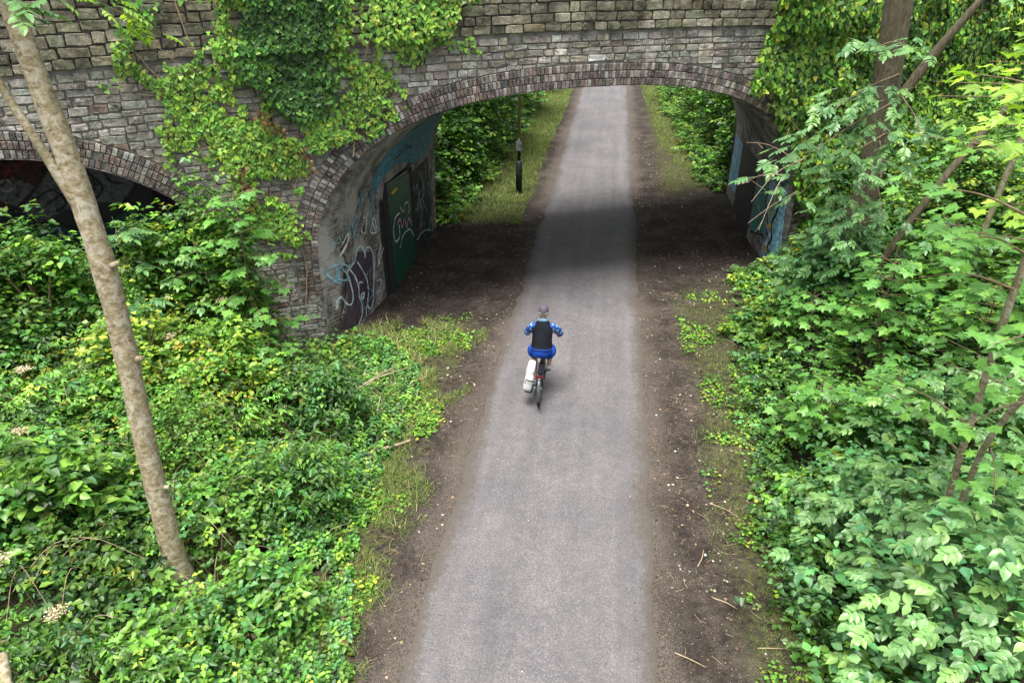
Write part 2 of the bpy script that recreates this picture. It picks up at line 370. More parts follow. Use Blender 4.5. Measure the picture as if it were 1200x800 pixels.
# ------------------------------------------------------------------ leaf machinery
def template(outline, center=None, fold=0.12, droop=0.12):
    """outline (x, y) of a unit leaf, base at origin along +Y; fan around the midrib"""
    pts = np.array(outline, float)
    z = np.abs(pts[:, 0]) * fold * 2 - droop * pts[:, 1] ** 2
    c = np.array([[0, center if center is not None else 0.4, 0]]); c[0, 2] = -droop * c[0, 1] ** 2 * 0.6
    v = np.concatenate([c, np.stack([pts[:, 0], pts[:, 1], z], -1)])
    n = len(pts); f = np.array([(0, 1 + i, 1 + (i + 1) % n) for i in range(n)])
    return v, f
def simple_leaf(w=0.32, fold=0.15, droop=0.15, m1=0.3, m2=0.68):
    pts = np.array([(0, 0), (w, m1), (w * 0.66, m2), (0, 1), (-w * 0.66, m2), (-w, m1)], float)
    z = np.abs(pts[:, 0]) * fold * 2 - droop * pts[:, 1] ** 2
    v = np.stack([pts[:, 0], pts[:, 1], z], -1)
    return v, np.array([(0, 1, 2, 3), (0, 3, 4, 5)])
T_LEAF = simple_leaf(0.36); T_NARROW = simple_leaf(0.24, 0.12, 0.3); T_ROUND = simple_leaf(0.46, 0.1, 0.1, 0.3, 0.75)
T_IVY = template([(0, 0), (.34, -.06), (.52, .22), (.33, .42), (.30, .62), (0, 1), (-.30, .62), (-.33, .42), (-.52, .22), (-.34, -.06)], 0.35, 0.08, 0.1)
T_MAPLE = template([(0, 0), (.16, -.03), (.46, -.06), (.36, .12), (.66, .30), (.44, .36), (.50, .66), (.24, .58), (.15, .72), (0, 1.02), (-.15, .72), (-.24, .58), (-.50, .66), (-.44, .36), (-.66, .30), (-.36, .12), (-.46, -.06), (-.16, -.03)], 0.34, 0.05, 0.16)
T_BLADE = (np.array([(-.03, 0, 0), (.03, 0, 0), (.02, .55, -.05), (0, 1, -.3), (-.02, .55, -.05)], float), np.array([(0, 1, 2), (0, 2, 4), (4, 2, 3)]))

def unit(a): return a / np.maximum(np.linalg.norm(a, axis=-1, keepdims=True), 1e-9)
class Leaves:
    def __init__(s): s.V = []; s.F = {}; s.C = []; s.n = 0
    def add(s, tpl, p, d, nrm, scale, col):
        """p,d,nrm (N,3): leaf base, growth direction, facing; scale (N,), col (N,3)"""
        v, f = tpl; p = np.asarray(p, float); N = len(p)
        if N == 0: return
        d = unit(np.asarray(d, float)); nrm = np.asarray(nrm, float)
        nrm = unit(nrm - d * (nrm * d).sum(-1, keepdims=True) + 1e-6); x = np.cross(d, nrm)
        sc = np.asarray(scale, float)[:, None, None]
        W = p[:, None, :] + sc * (v[None, :, 0:1] * x[:, None, :] + v[None, :, 1:2] * d[:, None, :] + v[None, :, 2:3] * nrm[:, None, :])
        k = len(v); s.V.append(W.reshape(-1, 3)); s.C.append(np.repeat(np.asarray(col, float), k, axis=0))
        F = (np.arange(N) * k)[:, None, None] + f[None] + s.n
        s.F.setdefault(f.shape[1], []).append(F.reshape(-1, f.shape[1])); s.n += N * k
    def build(s, name, matl, parent=None, base=(0, 0, 0)):
        V = np.concatenate(s.V) - np.array(base); me = bpy.data.meshes.new(name)
        me.vertices.add(len(V)); me.vertices.foreach_set('co', V.astype(np.float32).ravel())
        loops = []; tot = []
        for n, L in s.F.items():
            F = np.concatenate(L); loops.append(F.ravel()); tot.append(np.full(len(F), n, np.int32))
        loops = np.concatenate(loops).astype(np.int32); tot = np.concatenate(tot)
        me.loops.add(len(loops)); me.loops.foreach_set('vertex_index', loops)
        me.polygons.add(len(tot)); me.polygons.foreach_set('loop_start', np.concatenate([[0], np.cumsum(tot)[:-1]]).astype(np.int32))
        me.polygons.foreach_set('loop_total', tot); me.update(calc_edges=True)
        cattr(me, np.concatenate(s.C)); return link(name, me, parent, matl)
def rnd(*s): return rng.random(s)
def nrm_(*s): return rng.standard_normal(s)
def pal(N, cols, w=None, jit=0.25):
    cols = np.array(cols, float); i = rng.choice(len(cols), N, p=w); c = cols[i]
    return np.clip(c * (1 + jit * nrm_(N, 1)) * (1 + 0.10 * nrm_(N, 3)), 0.004, 0.9)
G_DARK, G_MID, G_BRI, G_YEL, G_GOLD, G_BLUE = (0.024, 0.07, 0.016), (0.072, 0.175, 0.028), (0.165, 0.335, 0.048), (0.29, 0.40, 0.045), (0.44, 0.40, 0.07), (0.08, 0.20, 0.06)
BROWN, STRAW = (0.16, 0.085, 0.03), (0.36, 0.29, 0.16)

def sprigs(L, bx, by, bz, length, nleaf, size, tpl, cols, w, tri=True, lift=0.45, jit=0.25, clumpvar=0.22):
    """arching shoots carrying leaves; base arrays bx, by, bz"""
    N = len(bx); az = rnd(N) * 2 * np.pi; ln = length * (0.6 + 0.8 * rnd(N))
    up = lift * (0.4 + 1.1 * rnd(N))
    cc = pal(N, cols, w, clumpvar)
    s = (np.arange(nleaf) + 0.6) / nleaf
    px = bx[:, None] + np.cos(az)[:, None] * ln[:, None] * s; py = by[:, None] + np.sin(az)[:, None] * ln[:, None] * s
    pz = bz[:, None] + ln[:, None] * up[:, None] * (2.2 * s - 1.6 * s * s)
    p = np.stack([px, py, pz], -1).reshape(-1, 3) + 0.03 * nrm_(N * nleaf, 3)
    side = np.where(np.arange(nleaf) % 2 == 0, 1, -1)[None] * (0.7 + 0.6 * rnd(N, nleaf))
    a = (az[:, None] + side).reshape(-1); K = len(p)
    d = np.stack([np.cos(a), np.sin(a), 0.15 * nrm_(K) - 0.12], -1)
    n = unit(np.stack([0.38 * nrm_(K), 0.38 * nrm_(K), np.ones(K)], -1))
    c = np.repeat(cc, nleaf, axis=0) * (1 + jit * 0.5 * nrm_(K, 1)); c = np.clip(c, 0.004, 0.9)
    sz = size * (0.6 + 0.75 * rnd(K))
    if tri:
        for da, f in ((0, 1.0), (1.15, 0.85), (-1.15, 0.85)):
            dd = np.stack([np.cos(a + da), np.sin(a + da), d[:, 2]], -1)
            L.add(tpl, p + dd * (sz * 0.15)[:, None], dd, n + 0.15 * nrm_(K, 3), sz * f, c)
    else: L.add(tpl, p, d, n, sz, c)
def nettles(L, bx, by, bz, hgt, size, cols, w, tiers=5):
    """upright stems with crossed pairs of toothed leaves, smaller to the top"""
    N = len(bx); h = hgt * (0.6 + 0.7 * rnd(N)); a0 = rnd(N) * np.pi; lean = 0.18 * nrm_(N, 2); cc = pal(N, cols, w, 0.25)
    for k in range(tiers):
        f = 0.35 + 0.65 * (k + 1) / tiers
        for j in range(2):
            a = a0 + (np.pi / 2) * (k % 2) + np.pi * j + 0.25 * nrm_(N)
            p = np.stack([bx + lean[:, 0] * h * f, by + lean[:, 1] * h * f, bz + h * f], -1)
            d = np.stack([np.cos(a), np.sin(a), -0.25 + 0.5 * (k == tiers - 1) + 0.15 * nrm_(N)], -1)
            sz = size * (1.15 - 0.62 * f) * (0.8 + 0.4 * rnd(N))
            L.add(T_LEAF, p, d, np.stack([0.25 * nrm_(N), 0.25 * nrm_(N), np.ones(N)], -1), sz, np.clip(cc * (0.8 + 0.35 * f) * (1 + 0.1 * nrm_(N, 1)), 0.004, .9))

# ================================================================== BRIDGE
bridge = thing('stone_bridge', 'old skewed stone road bridge with brick arches spanning the path', 'bridge', (XC, fyl(XC) + BLEN / 2, 0))
BB = Vector(bridge.location)
def bpart(name, verts, faces, matl, smooth=False): return part(name, verts, faces, matl, bridge, smooth, BB)
def brel(v): return Vector(v) - BB
XL, XR, ZTOP = -19.0, 13.0, 7.35
# wall core: front and back skins with both openings cut out, deck on top
xs = np.unique(np.round(np.concatenate([np.arange(XL, XR + .01, .25), XC + 5.25 * np.cos(np.linspace(0, np.pi, 60)), A2C + A2H * np.cos(np.linspace(0, np.pi, 30)),
                               [XC - 5.2501, XC + 5.2501, A2C - A2H - 1e-4, A2C + A2H + 1e-4]]), 4))
def skin(t, out, a, second=True):
    v = []; f = []
    for x in xs:
        lo = max(float(intr1(x, a)), float(intr2(x)) if second else -1.0)
        v.append(face_pt(x, lo, out, t)); v.append(face_pt(x, ZTOP - 0.05, out, t))
    for i in range(len(xs) - 1): f.append((2 * i, 2 * i + 2, 2 * i + 3, 2 * i + 1))
    return v, f
cm = MB(); cm.add(*skin(0, -0.035, 5.25)); v, f = skin(BLEN, 0.0, 4.78, False); cm.add(v, [q[::-1] for q in f])
cm.add([face_pt(XL, ZTOP - 0.05, -0.035), face_pt(XR, ZTOP - 0.05, -0.035), face_pt(XR, ZTOP - 0.05, 0, BLEN), face_pt(XL, ZTOP - 0.05, 0, BLEN)], [(0, 1, 2, 3)])
for xe in (XL, XR): cm.add([face_pt(xe, -1, -0.035), face_pt(xe, ZTOP - .05, -0.035), face_pt(xe, ZTOP - .05, 0, BLEN), face_pt(xe, -1, 0, BLEN)], [(0, 1, 2, 3)])
bpart('wall_core', cm.v, cm.f, M['mortar'])
# vault with flared mouth
def loft(ts, prof, name, matl):
    v = []; f = []; uvs = []
    n = None
    for t in ts:
        P = prof(t); n = len(P); acc = 0
        for i, (x, z) in enumerate(P):
            if i: acc += math.hypot(x - P[i - 1][0], z - P[i - 1][1])
            v.append(face_pt(x, z, 0, t)); uvs.append((t, acc))
    for j in range(len(ts) - 1):
        for i in range(n - 1): f.append((j * n + i, j * n + i + 1, (j + 1) * n + i + 1, (j + 1) * n + i))
    o = bpart(name, v, f, matl, True); uvl = o.data.uv_layers.new(name='UVMap')
    for lp in o.data.loops: uvl.data[lp.index].uv = uvs[lp.vertex_index]
    return o
def prof1(t):
    a = aw(t); th = np.linspace(np.pi, 0, 49); P = [(XC - a, -0.4), (XC - a, 0.6)]
    for q in th:
        c, s = math.cos(q), math.sin(q)
        P.append((XC + a * math.copysign(abs(c) ** (2 / NEXP), c), ZS + RISE * abs(s) ** (2 / NEXP)))
    return P + [(XC + a, 0.6), (XC + a, -0.4)]
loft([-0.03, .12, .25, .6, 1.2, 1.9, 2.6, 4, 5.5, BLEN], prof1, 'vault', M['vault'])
def prof2(t):
    P = [(A2C - A2H, -0.3)]
    for q in np.linspace(-A2H, A2H, 25): P.append((A2C + q, A2CROWN - A2R + math.sqrt(A2R ** 2 - q * q)))
    return P + [(A2C + A2H, -0.3)]
loft([-0.03, .5, 1.2, 3.0], prof2, 'side_vault', M['vault'])
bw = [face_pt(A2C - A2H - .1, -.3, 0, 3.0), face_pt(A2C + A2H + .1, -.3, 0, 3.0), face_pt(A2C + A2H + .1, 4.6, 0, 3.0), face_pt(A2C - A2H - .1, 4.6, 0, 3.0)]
M['shaded_recess'] = plain('shaded_plaster', (0.035, 0.034, 0.036), 0.95, 0.6, 3, 0.4)  # dark colour stands for the shade inside the side arch
bpart('recess_wall', bw, [(0, 1, 2, 3)], M['shaded_recess'])

# --- arch rings: bricks on end, three rings
def curve_pts(kind):
    if kind == 1:
        out = [(XC - 5.25, 1.15)]
        for q in np.linspace(np.pi, 0, 400):
            c, s = math.cos(q), math.sin(q)
            out.append((XC + 5.25 * math.copysign(abs(c) ** (2 / NEXP), c), ZS + RISE * abs(s) ** (2 / NEXP)))
        out.append((XC + 5.25, 1.15))
    else:
        out = [(A2C + q, A2CROWN - A2R + math.sqrt(A2R ** 2 - q * q)) for q in np.linspace(-A2H, A2H, 200)]
    return np.array([(x / CA, z) for x, z in out])           # in-plane metres
def resample(P, step):
    d = np.concatenate([[0], np.cumsum(np.linalg.norm(np.diff(P, axis=0), axis=1))]); n = int(d[-1] / step)
    s = np.linspace(0, d[-1], n + 1); return np.stack([np.interp(s, d, P[:, 0]), np.interp(s, d, P[:, 1])], -1)
RING_T = 0.445
Wcam = np.array([0, 0, CAM_H])
_fh = np.array([-math.sin(YAW), math.cos(YAW), 0]); _rt = np.array([math.cos(YAW), math.sin(YAW), 0])
_fw = _fh * math.cos(PITCH) - np.array([0, 0, math.sin(PITCH)]); _up = np.cross(_rt, _fw)
def px_of(p):
    q = np.array(p) - Wcam; z = q @ _fw; return 600 + 800 * (q @ _rt) / z, 400 - 800 * (q @ _up) / z, z

def prism(poly, d0, d1, inset, jit=0.0):
    """poly: (u=x world, z) outline ccw seen from the front -> solid slab on the front face, chamfered"""
    P = np.array(poly, float); c = P.mean(0); n = len(P)
    Q = P.copy()
    dv = c - P; ln = np.linalg.norm(dv, axis=1, keepdims=True); Q = P + dv / np.maximum(ln, 1e-6) * np.minimum(inset * 1.4, ln * 0.45)
    v = [face_pt(x, z, d0) for x, z in P] + [face_pt(x, z, d1 - inset) for x, z in P] + [face_pt(x, z, d1 + jit * (random.random() - 0.5)) for x, z in Q]
    f = [tuple(range(2 * n, 3 * n))]
    if jit > .015:
        v.append(face_pt(c[0] + random.uniform(-.05, .05), c[1] + random.uniform(-.03, .03), d1 + jit * random.uniform(-.1, .3))); f = [(2 * n + i, 2 * n + (i + 1) % n, 3 * n) for i in range(n)]
    for i in range(n):
        j = (i + 1) % n
        f.append((i, j, n + j, n + i)); f.append((n + i, n + j, 2 * n + j, 2 * n + i))
    return v, f
BRICK_C = [((0.15, 0.09, 0.072), 4), ((0.12, 0.085, 0.072), 4), ((0.10, 0.08, 0.073), 4), ((0.19, 0.16, 0.14), 3.5), ((0.25, 0.23, 0.21), 3.5), ((0.075, 0.07, 0.07), 2.5)]
BRICK_C = [(tuple((q * .58 + .42 * sum(c_) / 3) * 1.34 for q in c_), w_) for c_, w_ in BRICK_C]
STONE_C = [((0.235, 0.222, 0.19), 6), ((0.27, 0.26, 0.23), 5), ((0.20, 0.188, 0.162), 4), ((0.32, 0.315, 0.285), 3), ((0.25, 0.215, 0.16), 1.4), ((0.15, 0.095, 0.075), .6), ((0.20, 0.17, 0.142), 2)]
STONE_C = [(tuple((q * .68 + .32 * sum(c_) / 3) * 1.34 for q in c_), w_) for c_, w_ in STONE_C]
PARA_C = [((0.155, 0.147, 0.112), 5), ((0.195, 0.187, 0.142), 4), ((0.115, 0.11, 0.085), 4), ((0.25, 0.24, 0.19), 3), ((0.21, 0.185, 0.125), 1.2)]
PARA_C = [(tuple(q * 1.15 for q in c_), w_) for c_, w_ in PARA_C]
def pick(cols):
    c = random.choices([a for a, w in cols], [w for a, w in cols])[0]; k = random.uniform(0.8, 1.22); return tuple(x * k * random.uniform(.95, 1.05) for x in c)
pieces = {'brick': [], 'stone': [], 'parapet_stone': []}
def put(kind, v, f, col):
    c = sum((Vector(p) for p in v), Vector()) / len(v); X, Y, z = px_of(c); n = len(v) // 3
    F = [px_of(p) for p in v[2 * n:3 * n]]; area = 0
    for i in range(len(F)): area += F[i][0] * F[(i + 1) % len(F)][1] - F[(i + 1) % len(F)][0] * F[i][1]
    pieces[kind].append((abs(area) / 2 if (0 < X < 1200 and 0 < Y < 800) else 0, v, f, col, c))
ext_pts = {}
for kind in (1, 2):
    base = curve_pts(kind); r0 = 0.0
    for ring in range(3):
        h = RING_T / 3
        off = []
        T = np.gradient(base, axis=0); T /= np.linalg.norm(T, axis=1, keepdims=True); Nn = np.stack([-T[:, 1], T[:, 0]], -1)
        inner = resample(base + Nn * r0, 0.084)
        Ti = np.gradient(inner, axis=0); Ti /= np.linalg.norm(Ti, axis=1, keepdims=True); Ni = np.stack([-Ti[:, 1], Ti[:, 0]], -1)
        tone = 0
        for i in range(len(inner) - 1):
            a, b_ = inner[i], inner[i + 1]; na, nb = Ni[i], Ni[i + 1]; g = 0.07
            a2 = a + (b_ - a) * g; b2 = b_ - (b_ - a) * g; j = 0.008
            q = [a2 + na * j, b2 + nb * j, b2 + nb * (h - j), a2 + na * (h - j)]
            if random.random() < 0.02: continue
            v, f = prism([(p[0] * CA, p[1]) for p in q], -0.03, 0.022 + random.uniform(-.008, .009), 0.007, 0.006)
            put('brick', v, f, pick(BRICK_C))
        r0 += h
    T = np.gradient(base, axis=0); T /= np.linalg.norm(T, axis=1, keepdims=True); Nn = np.stack([-T[:, 1], T[:, 0]], -1)
    ext_pts[kind] = base + Nn * (RING_T + 0.012)
def zext(x, kinds=(1, 2)):
    """top of the brick rings over x (world)"""
    out = -1.0
    for kind in kinds:
        E_ = ext_pts[kind]; xw = E_[:, 0] * CA
        if xw.min() < x < xw.max():
            out = max(out, float(np.interp(x, xw, E_[:, 1])) if np.all(np.diff(xw) >= -1e-9) else float(E_[np.abs(xw - x).argmin(), 1]))
    return out
xw1 = ext_pts[1][:, 0] * CA
def blocked(x, top):
    out = -1.0
    for kind, zb, xc_, hw in ((1, 1.2, XC, 5.265), (2, 2.5, A2C, A2H + .012)):
        if top < zb: out = max(out, 99.0 if abs(x - xc_) < hw else -1.0)
        else: out = max(out, zext(x, (kind,)))
    return out
# --- coursed stonework below the cornice and in the parapet
def lay(kind, zlow, zhigh, hmin, hmax, wmin, wmax, d1, cols, x0=-15.5, x1=11.0, jit=0.02):
    z = zlow; hs_ = []
    while z < zhigh - 0.08:
        h = random.uniform(hmin, hmax)
        if zhigh - z - h < 0.09: h = zhigh - z
        hs_.append((z, h)); z += h
    for z, h in hs_:
        x = x0 - random.random() * 0.4
        while x < x1:
            w = random.uniform(wmin, wmax) * CA
            xa, xb = x + 0.008, x + w - 0.008; x += w
            cor = float(cornice((xa + xb) / 2)) - 6.1; wob = lambda q: 0.02 * (float(vnoise(q * 1.3, z * 3, 13)) - 0.5)
            k = max(2, int((xb - xa) / 0.05)) if z + cor < 5.6 else 2
            xs_ = np.linspace(xa, xb, k)
            bot = []; cut = False
            for q in xs_:
                zb = max(z + cor + wob(q) + 0.008, blocked(q, z + h + cor)); bot.append(zb)
            top = [z + h + cor + wob(q) - 0.008 for q in xs_]
            ok = [i for i in range(k) if top[i] - bot[i] > 0.03]
            if len(ok) < 2: continue
            runs = []; 
            for i in ok:
                if runs and runs[-1][-1] == i - 1: runs[-1].append(i)
                else: runs.append([i])
            for r in runs:
                if len(r) < 2: continue
                if max(bot[i] for i in r) - min(bot[i] for i in r) < 0.012: r = [r[0], r[-1]]
                poly = [(xs_[i], bot[i]) for i in r] + [(xs_[i], top[i]) for i in (r[::-1] if len(r) == 2 else [r[-1], r[0]])]
                if len(poly) == 4:
                    poly = [(px + random.uniform(-.012, .012), pz + random.uniform(-.008, .008)) for px, pz in poly]
                    q8 = []
                    for a_ in range(4):
                        (ax_, az_), (bx_, bz_) = poly[a_], poly[(a_ + 1) % 4]; k_ = random.uniform(.35, .65)
                        q8 += [(ax_, az_), (ax_ + (bx_ - ax_) * k_ + random.uniform(-.006, .006), az_ + (bz_ - az_) * k_ + random.uniform(-.007, .007))]
                    cxx, czz = sum(p[0] for p in q8) / 8, sum(p[1] for p in q8) / 8
                    poly = [(p[0] + (cxx - p[0]) * (.05 if i_ % 2 == 0 else 0), p[1] + (czz - p[1]) * (.10 if i_ % 2 == 0 else 0)) for i_, p in enumerate(q8)]
                v, f = prism(poly, -0.05, d1 + random.uniform(-.010, .012), 0.008, jit)
                put(kind, v, f, pick(cols))
lay('stone', 0.0, 6.1 - 0.06, 0.092, 0.16, 0.17, 0.44, 0.004, STONE_C, jit=0.016)
random.seed(11)
lay('parapet_stone', 6.1, 7.22, 0.13, 0.20, 0.2, 0.48, 0.055, PARA_C, jit=0.016)
lay('parapet_stone', 7.23, 7.36, 0.13, 0.14, 0.5, 0.9, 0.10, PARA_C)
def emit(kind, name, limit, matl, stuffname):
    L = sorted(pieces[kind], key=lambda q: -q[0]); big = [q for q in L[:limit] if q[0] > 12]; rest = L[len(big):]
    for a, v, f, col, c in big:
        me = mesh_py(name, [Vector(p) - c for p in v], f); cattr(me, np.tile(np.array(col), (len(v), 1)))
        o = link(name, me, bridge, matl); o.location = c - BB
    vs = []; fs = []; cs = []
    for a, v, f, col, c in rest:
        k = len(vs); vs += [Vector(p) - BB for p in v]; fs += [tuple(i + k for i in q) for q in f]; cs += [col] * len(v)
    if vs:
        me = mesh_py(stuffname, vs, fs); cattr(me, np.array(cs)); o = link(stuffname, me, bridge, matl); o['kind'] = 'stuff'
emit('stone', 'stone', 230, M['stone'], 'stonework')
emit('parapet_stone', 'parapet_stone', 110, M['parapet_stone'], 'parapet_stonework')
emit('brick', 'brick', 290, M['brick'], 'brickwork')

# --- inner wall furniture: door, boards, graffiti. Wall coordinates (t along the path from the face, z up)
def wall_pt(t, z, side=-1, off=0.012):
    a = aw(t); X = float(half1(z, a)) if z > ZS else a
    x = XC + side * (X - off); return Vector((x, fyl(x) + t, z))
def ribbon(pts, width, fn, seg=5):
    P = smooth_path([(a, b, 0) for a, b in pts], seg) if len(pts) > 2 else [Vector((a, b, 0)) for a, b in pts]
    v = []; f = []
    for i, p in enumerate(P):
        t = (P[min(i + 1, len(P) - 1)] - P[max(i - 1, 0)]).normalized(); n = Vector((-t.y, t.x, 0)); w = width * (0.8 + 0.4 * random.random()) / 2
        v += [fn(p.x + n.x * w, p.y + n.y * w), fn(p.x - n.x * w, p.y - n.y * w)]
        if i: f.append((2 * i - 2, 2 * i - 1, 2 * i + 1, 2 * i))
    return v, f
def patch(pts, fn, div=0.18):
    """filled painted shape: triangulated outline sampled so that it hugs the wall"""
    bm = bmesh.new(); vs = [bm.verts.new((a, b, 0)) for a, b in pts]; bm.faces.new(vs); bmesh.ops.triangulate(bm, faces=bm.faces[:])
    for _ in range(3):
        bmesh.ops.subdivide_edges(bm, edges=[e for e in bm.edges if e.calc_length() > div], cuts=1, use_grid_fill=False); bmesh.ops.triangulate(bm, faces=[q for q in bm.faces if len(q.verts) > 3])
    bm.verts.index_update(); v = [fn(p.co.x, p.co.y) for p in bm.verts]; f = [tuple(q.index for q in fc.verts) for fc in bm.faces]; bm.free(); return v, f
def paint(name, c, rough=0.6):
    m = plain(name, c, rough, 0.45, 6, 0.15); nt = m.node_tree; tr = node(nt, 'ShaderNodeBsdfTransparent'); mx = node(nt, 'ShaderNodeMixShader')
    nt.links.new(ramp(nt, noise(nt, 11, 6, .75, pos(nt), .6), [(0.50, (0, 0, 0)), (0.66, (.9, .9, .9))]), mx.inputs[0])
    nt.links.new(nt.nodes['Principled BSDF'].outputs[0], mx.inputs[1]); nt.links.new(tr.outputs[0], mx.inputs[2]); nt.links.new(mx.outputs[0], nt.nodes['Material Output'].inputs['Surface']); return m
PAINT = {'ice': paint('ice_blue_paint', (0.50, 0.62, 0.66)), 'plum': paint('plum_paint', (0.055, 0.035, 0.055)), 'pink': paint('pink_paint', (0.52, 0.26, 0.40)),
         'white': paint('white_paint', (0.55, 0.55, 0.53)), 'blue': paint('blue_paint', (0.06, 0.20, 0.30)), 'teal': paint('teal_paint', (0.05, 0.22, 0.20)), 'dark': paint('black_paint', (0.012, 0.012, 0.014)),
         'yellow': paint('yellow_paint', (0.50, 0.33, 0.04)), 'red': paint('dark_red_paint', (0.13, 0.015, 0.02)), 'grey': paint('grey_paint', (0.26, 0.27, 0.28)), 'green': paint('dark_green_paint', (0.012, 0.055, 0.035)),
         'sky': paint('pale_blue_paint', (0.18, 0.36, 0.48)), 'grey_shaded': paint('shaded_grey_paint', (0.11, 0.112, 0.12)), 'red_shaded': paint('shaded_red_paint', (0.055, 0.009, 0.012)), 'tealdark': paint('deep_teal_paint', (0.02, 0.10, 0.085))}  # second grey and red are darkened for the shade on the side arch mural
def graffiti(label, fn, layers, parent=None, base=None, stuff=False):
    """layers: (paint key, 'fill'|'line', points, width)"""
    par = parent or bridge; base = BB if base is None else base
    groups = {}
    for i, (k, typ, pts, w) in enumerate(layers):
        g = groups.setdefault(k, MB()); lay_fn = (lambda a, b_, o=0.010 + 0.002 * i: fn(a, b_, o))
        g.add(*(patch(pts, lay_fn) if typ == 'fill' else ribbon(pts, w, lay_fn)))
    for k, g in groups.items():
        o = part('graffiti', g.v, g.f, PAINT[k], par, False, base); o['label'] = label
        if stuff: o['kind'] = 'stuff'
wl_fn = lambda a, b_, o: wall_pt(a, max(b_, 0.03), -1, o); wr_fn = lambda a, b_, o: wall_pt(a, max(b_, 0.03), 1, o)
S1 = [(0.16, 0.76), (0.2, 0.95), (0.27, 0.98), (0.42, 0.74), (0.56, 0.68), (0.64, 0.86), (0.59, 1.17), (0.53, 1.37), (0.6, 1.48), (0.91, 1.54), (1.07, 1.74), (1.27, 1.75), (1.4, 1.57), (1.41, 1.41), (1.48, 1.58), (1.66, 1.57), (1.82, 1.37), (1.82, 1.02), (1.65, 0.49), (1.54, 0.19), (1.36, 0.14), (1.27, 0.29)]
graffiti('ice blue outlined looping tag on a plum patch', wl_fn, [
    ('plum', 'fill', [(0.15, 0.3), (0.3, 1.1), (0.62, 1.42), (1.05, 1.7), (1.8, 1.4), (1.56, 0.2), (0.9, 0.06), (0.4, 0.05)], 0),
    ('ice', 'line', S1, .045), ('ice', 'line', [(0.63, 1.47), (0.83, 1.2), (0.94, 0.9), (0.91, 0.69), (1.01, 0.41), (0.94, 0.2), (0.7, 0.05)], .04),
    ('ice', 'line', [(1.01, 1.48), (1.2, 1.2), (1.37, 0.89), (1.37, 0.54), (1.16, 0.19), (1.15, 0.06)], .035), ('ice', 'line', [(0.96, 0.98), (1.05, .97), (1.14, 0.92)], .035),
    ('ice', 'line', [(1.0, 0.68), (1.15, 0.65), (1.08, 0.55), (0.99, 0.61), (1.0, .68)], .05), ('ice', 'line', [(1.86, 0.62), (2.07, 0.57), (1.99, 0.41), (1.79, 0.34), (2.01, 0.32)], .03)])
# green door with frame, standing a little proud of the wall
def slab(t0, t1, z0, z1, side, d0, d1, zt=None):
    mb = MB(); zt = zt if zt is not None else z1
    xw = lambda d: XC + side * (4.78 - d)
    q = []
    for d in (d0, d1):
        for t, z in ((t0, z0), (t1, z0), (t1, zt), (t0, z1)): q.append((xw(d), fyl(XC + side * 4.78) + t, z))
    return mb.add(q, [(0, 1, 2, 3), (7, 6, 5, 4), (0, 4, 5, 1), (1, 5, 6, 2), (2, 6, 7, 3), (3, 7, 4, 0)])
M['door'] = plain('dark_green_door', (0.010, 0.062, 0.04), 0.45, 0.3, 4, 0.1)
M['frame'] = plain('black_frame', (0.014, 0.014, 0.016), 0.7, 0.4, 6, 0.2)
bk = slab(2.35, 6.9, -0.1, 3.05, -1, -0.9, 0.04, 2.5); o_ = bpart('hoarding', bk.v, bk.f, M['frame']); o_['label'] = 'black boarded panel around the green door'
dr = slab(2.72, 4.75, 0.02, 2.70, -1, 0.045, 0.10, 2.45); door = bpart('door', dr.v, dr.f, M['door']); door['label'] = 'dark green metal door scrawled with pink and white graffiti'
fr = MB()
for s_ in (slab(2.55, 2.715, 0.0, 2.84, -1, 0.045, 0.13), slab(4.755, 4.9, 0.0, 2.55, -1, 0.045, 0.13), slab(2.716, 4.754, 2.71, 2.86, -1, 0.046, 0.12, 2.60)): fr.add(s_.v, s_.f)
part('frame', fr.v, fr.f, M['frame'], door, False, BB)
hd = slab(3.1, 3.5, 2.36, 2.44, -1, 0.101, 0.125); part('plate', hd.v, hd.f, PAINT['yellow'], door, False, BB)
def dfn(a, b_, o): return Vector((XC - 4.78 + 0.10 + o * 0.5, fyl(XC - 4.78) + a, b_))
def hfn(a, b_, o): return Vector((XC - 4.78 + 0.05 + o * 0.5, fyl(XC - 4.78) + a, b_))
graffiti('pink and white scrawl on the green door', dfn, [('pink', 'line', [(3.32, 1.52), (3.58, 1.58), (3.71, 1.32), (3.96, 1.48), (4.09, 1.19), (4.35, 1.35), (4.59, 1.04)], .055),
    ('white', 'line', [(3.65, 1.88), (3.91, 1.67), (4.09, 1.81), (4.36, 1.77), (4.45, 1.56), (4.28, 1.49)], .035), ('white', 'line', [(3.62, 1.74), (3.19, 1.74), (2.97, 1.47), (3.07, 1.17), (3.42, 1.18), (3.45, 1.47)], .045),
    ('white', 'line', [(3.37, 0.87), (3.74, 1.1), (4.36, 1.03), (4.7, 0.72)], .035)], door)
graffiti('white outlined letters on the black boards', hfn, [('grey', 'line', [(5.0, 2.2), (5.16, 1.96), (5.0, 1.45)], .05), ('grey', 'line', [(4.95, 1.3), (5.35, 1.27), (6.0, 1.39), (5.84, 0.98), (5.41, 0.59)], .05),
    ('grey', 'line', [(5.8, 2.2), (6.12, 1.68), (6.0, 1.39), (6.41, 0.79)], .045), ('white', 'line', [(5.12, 0.43), (5.76, 0.46), (6.63, 0.22)], .035), ('grey', 'line', [(5.5, 1.9), (5.55, 1.5), (5.7, 1.2)], .04)])
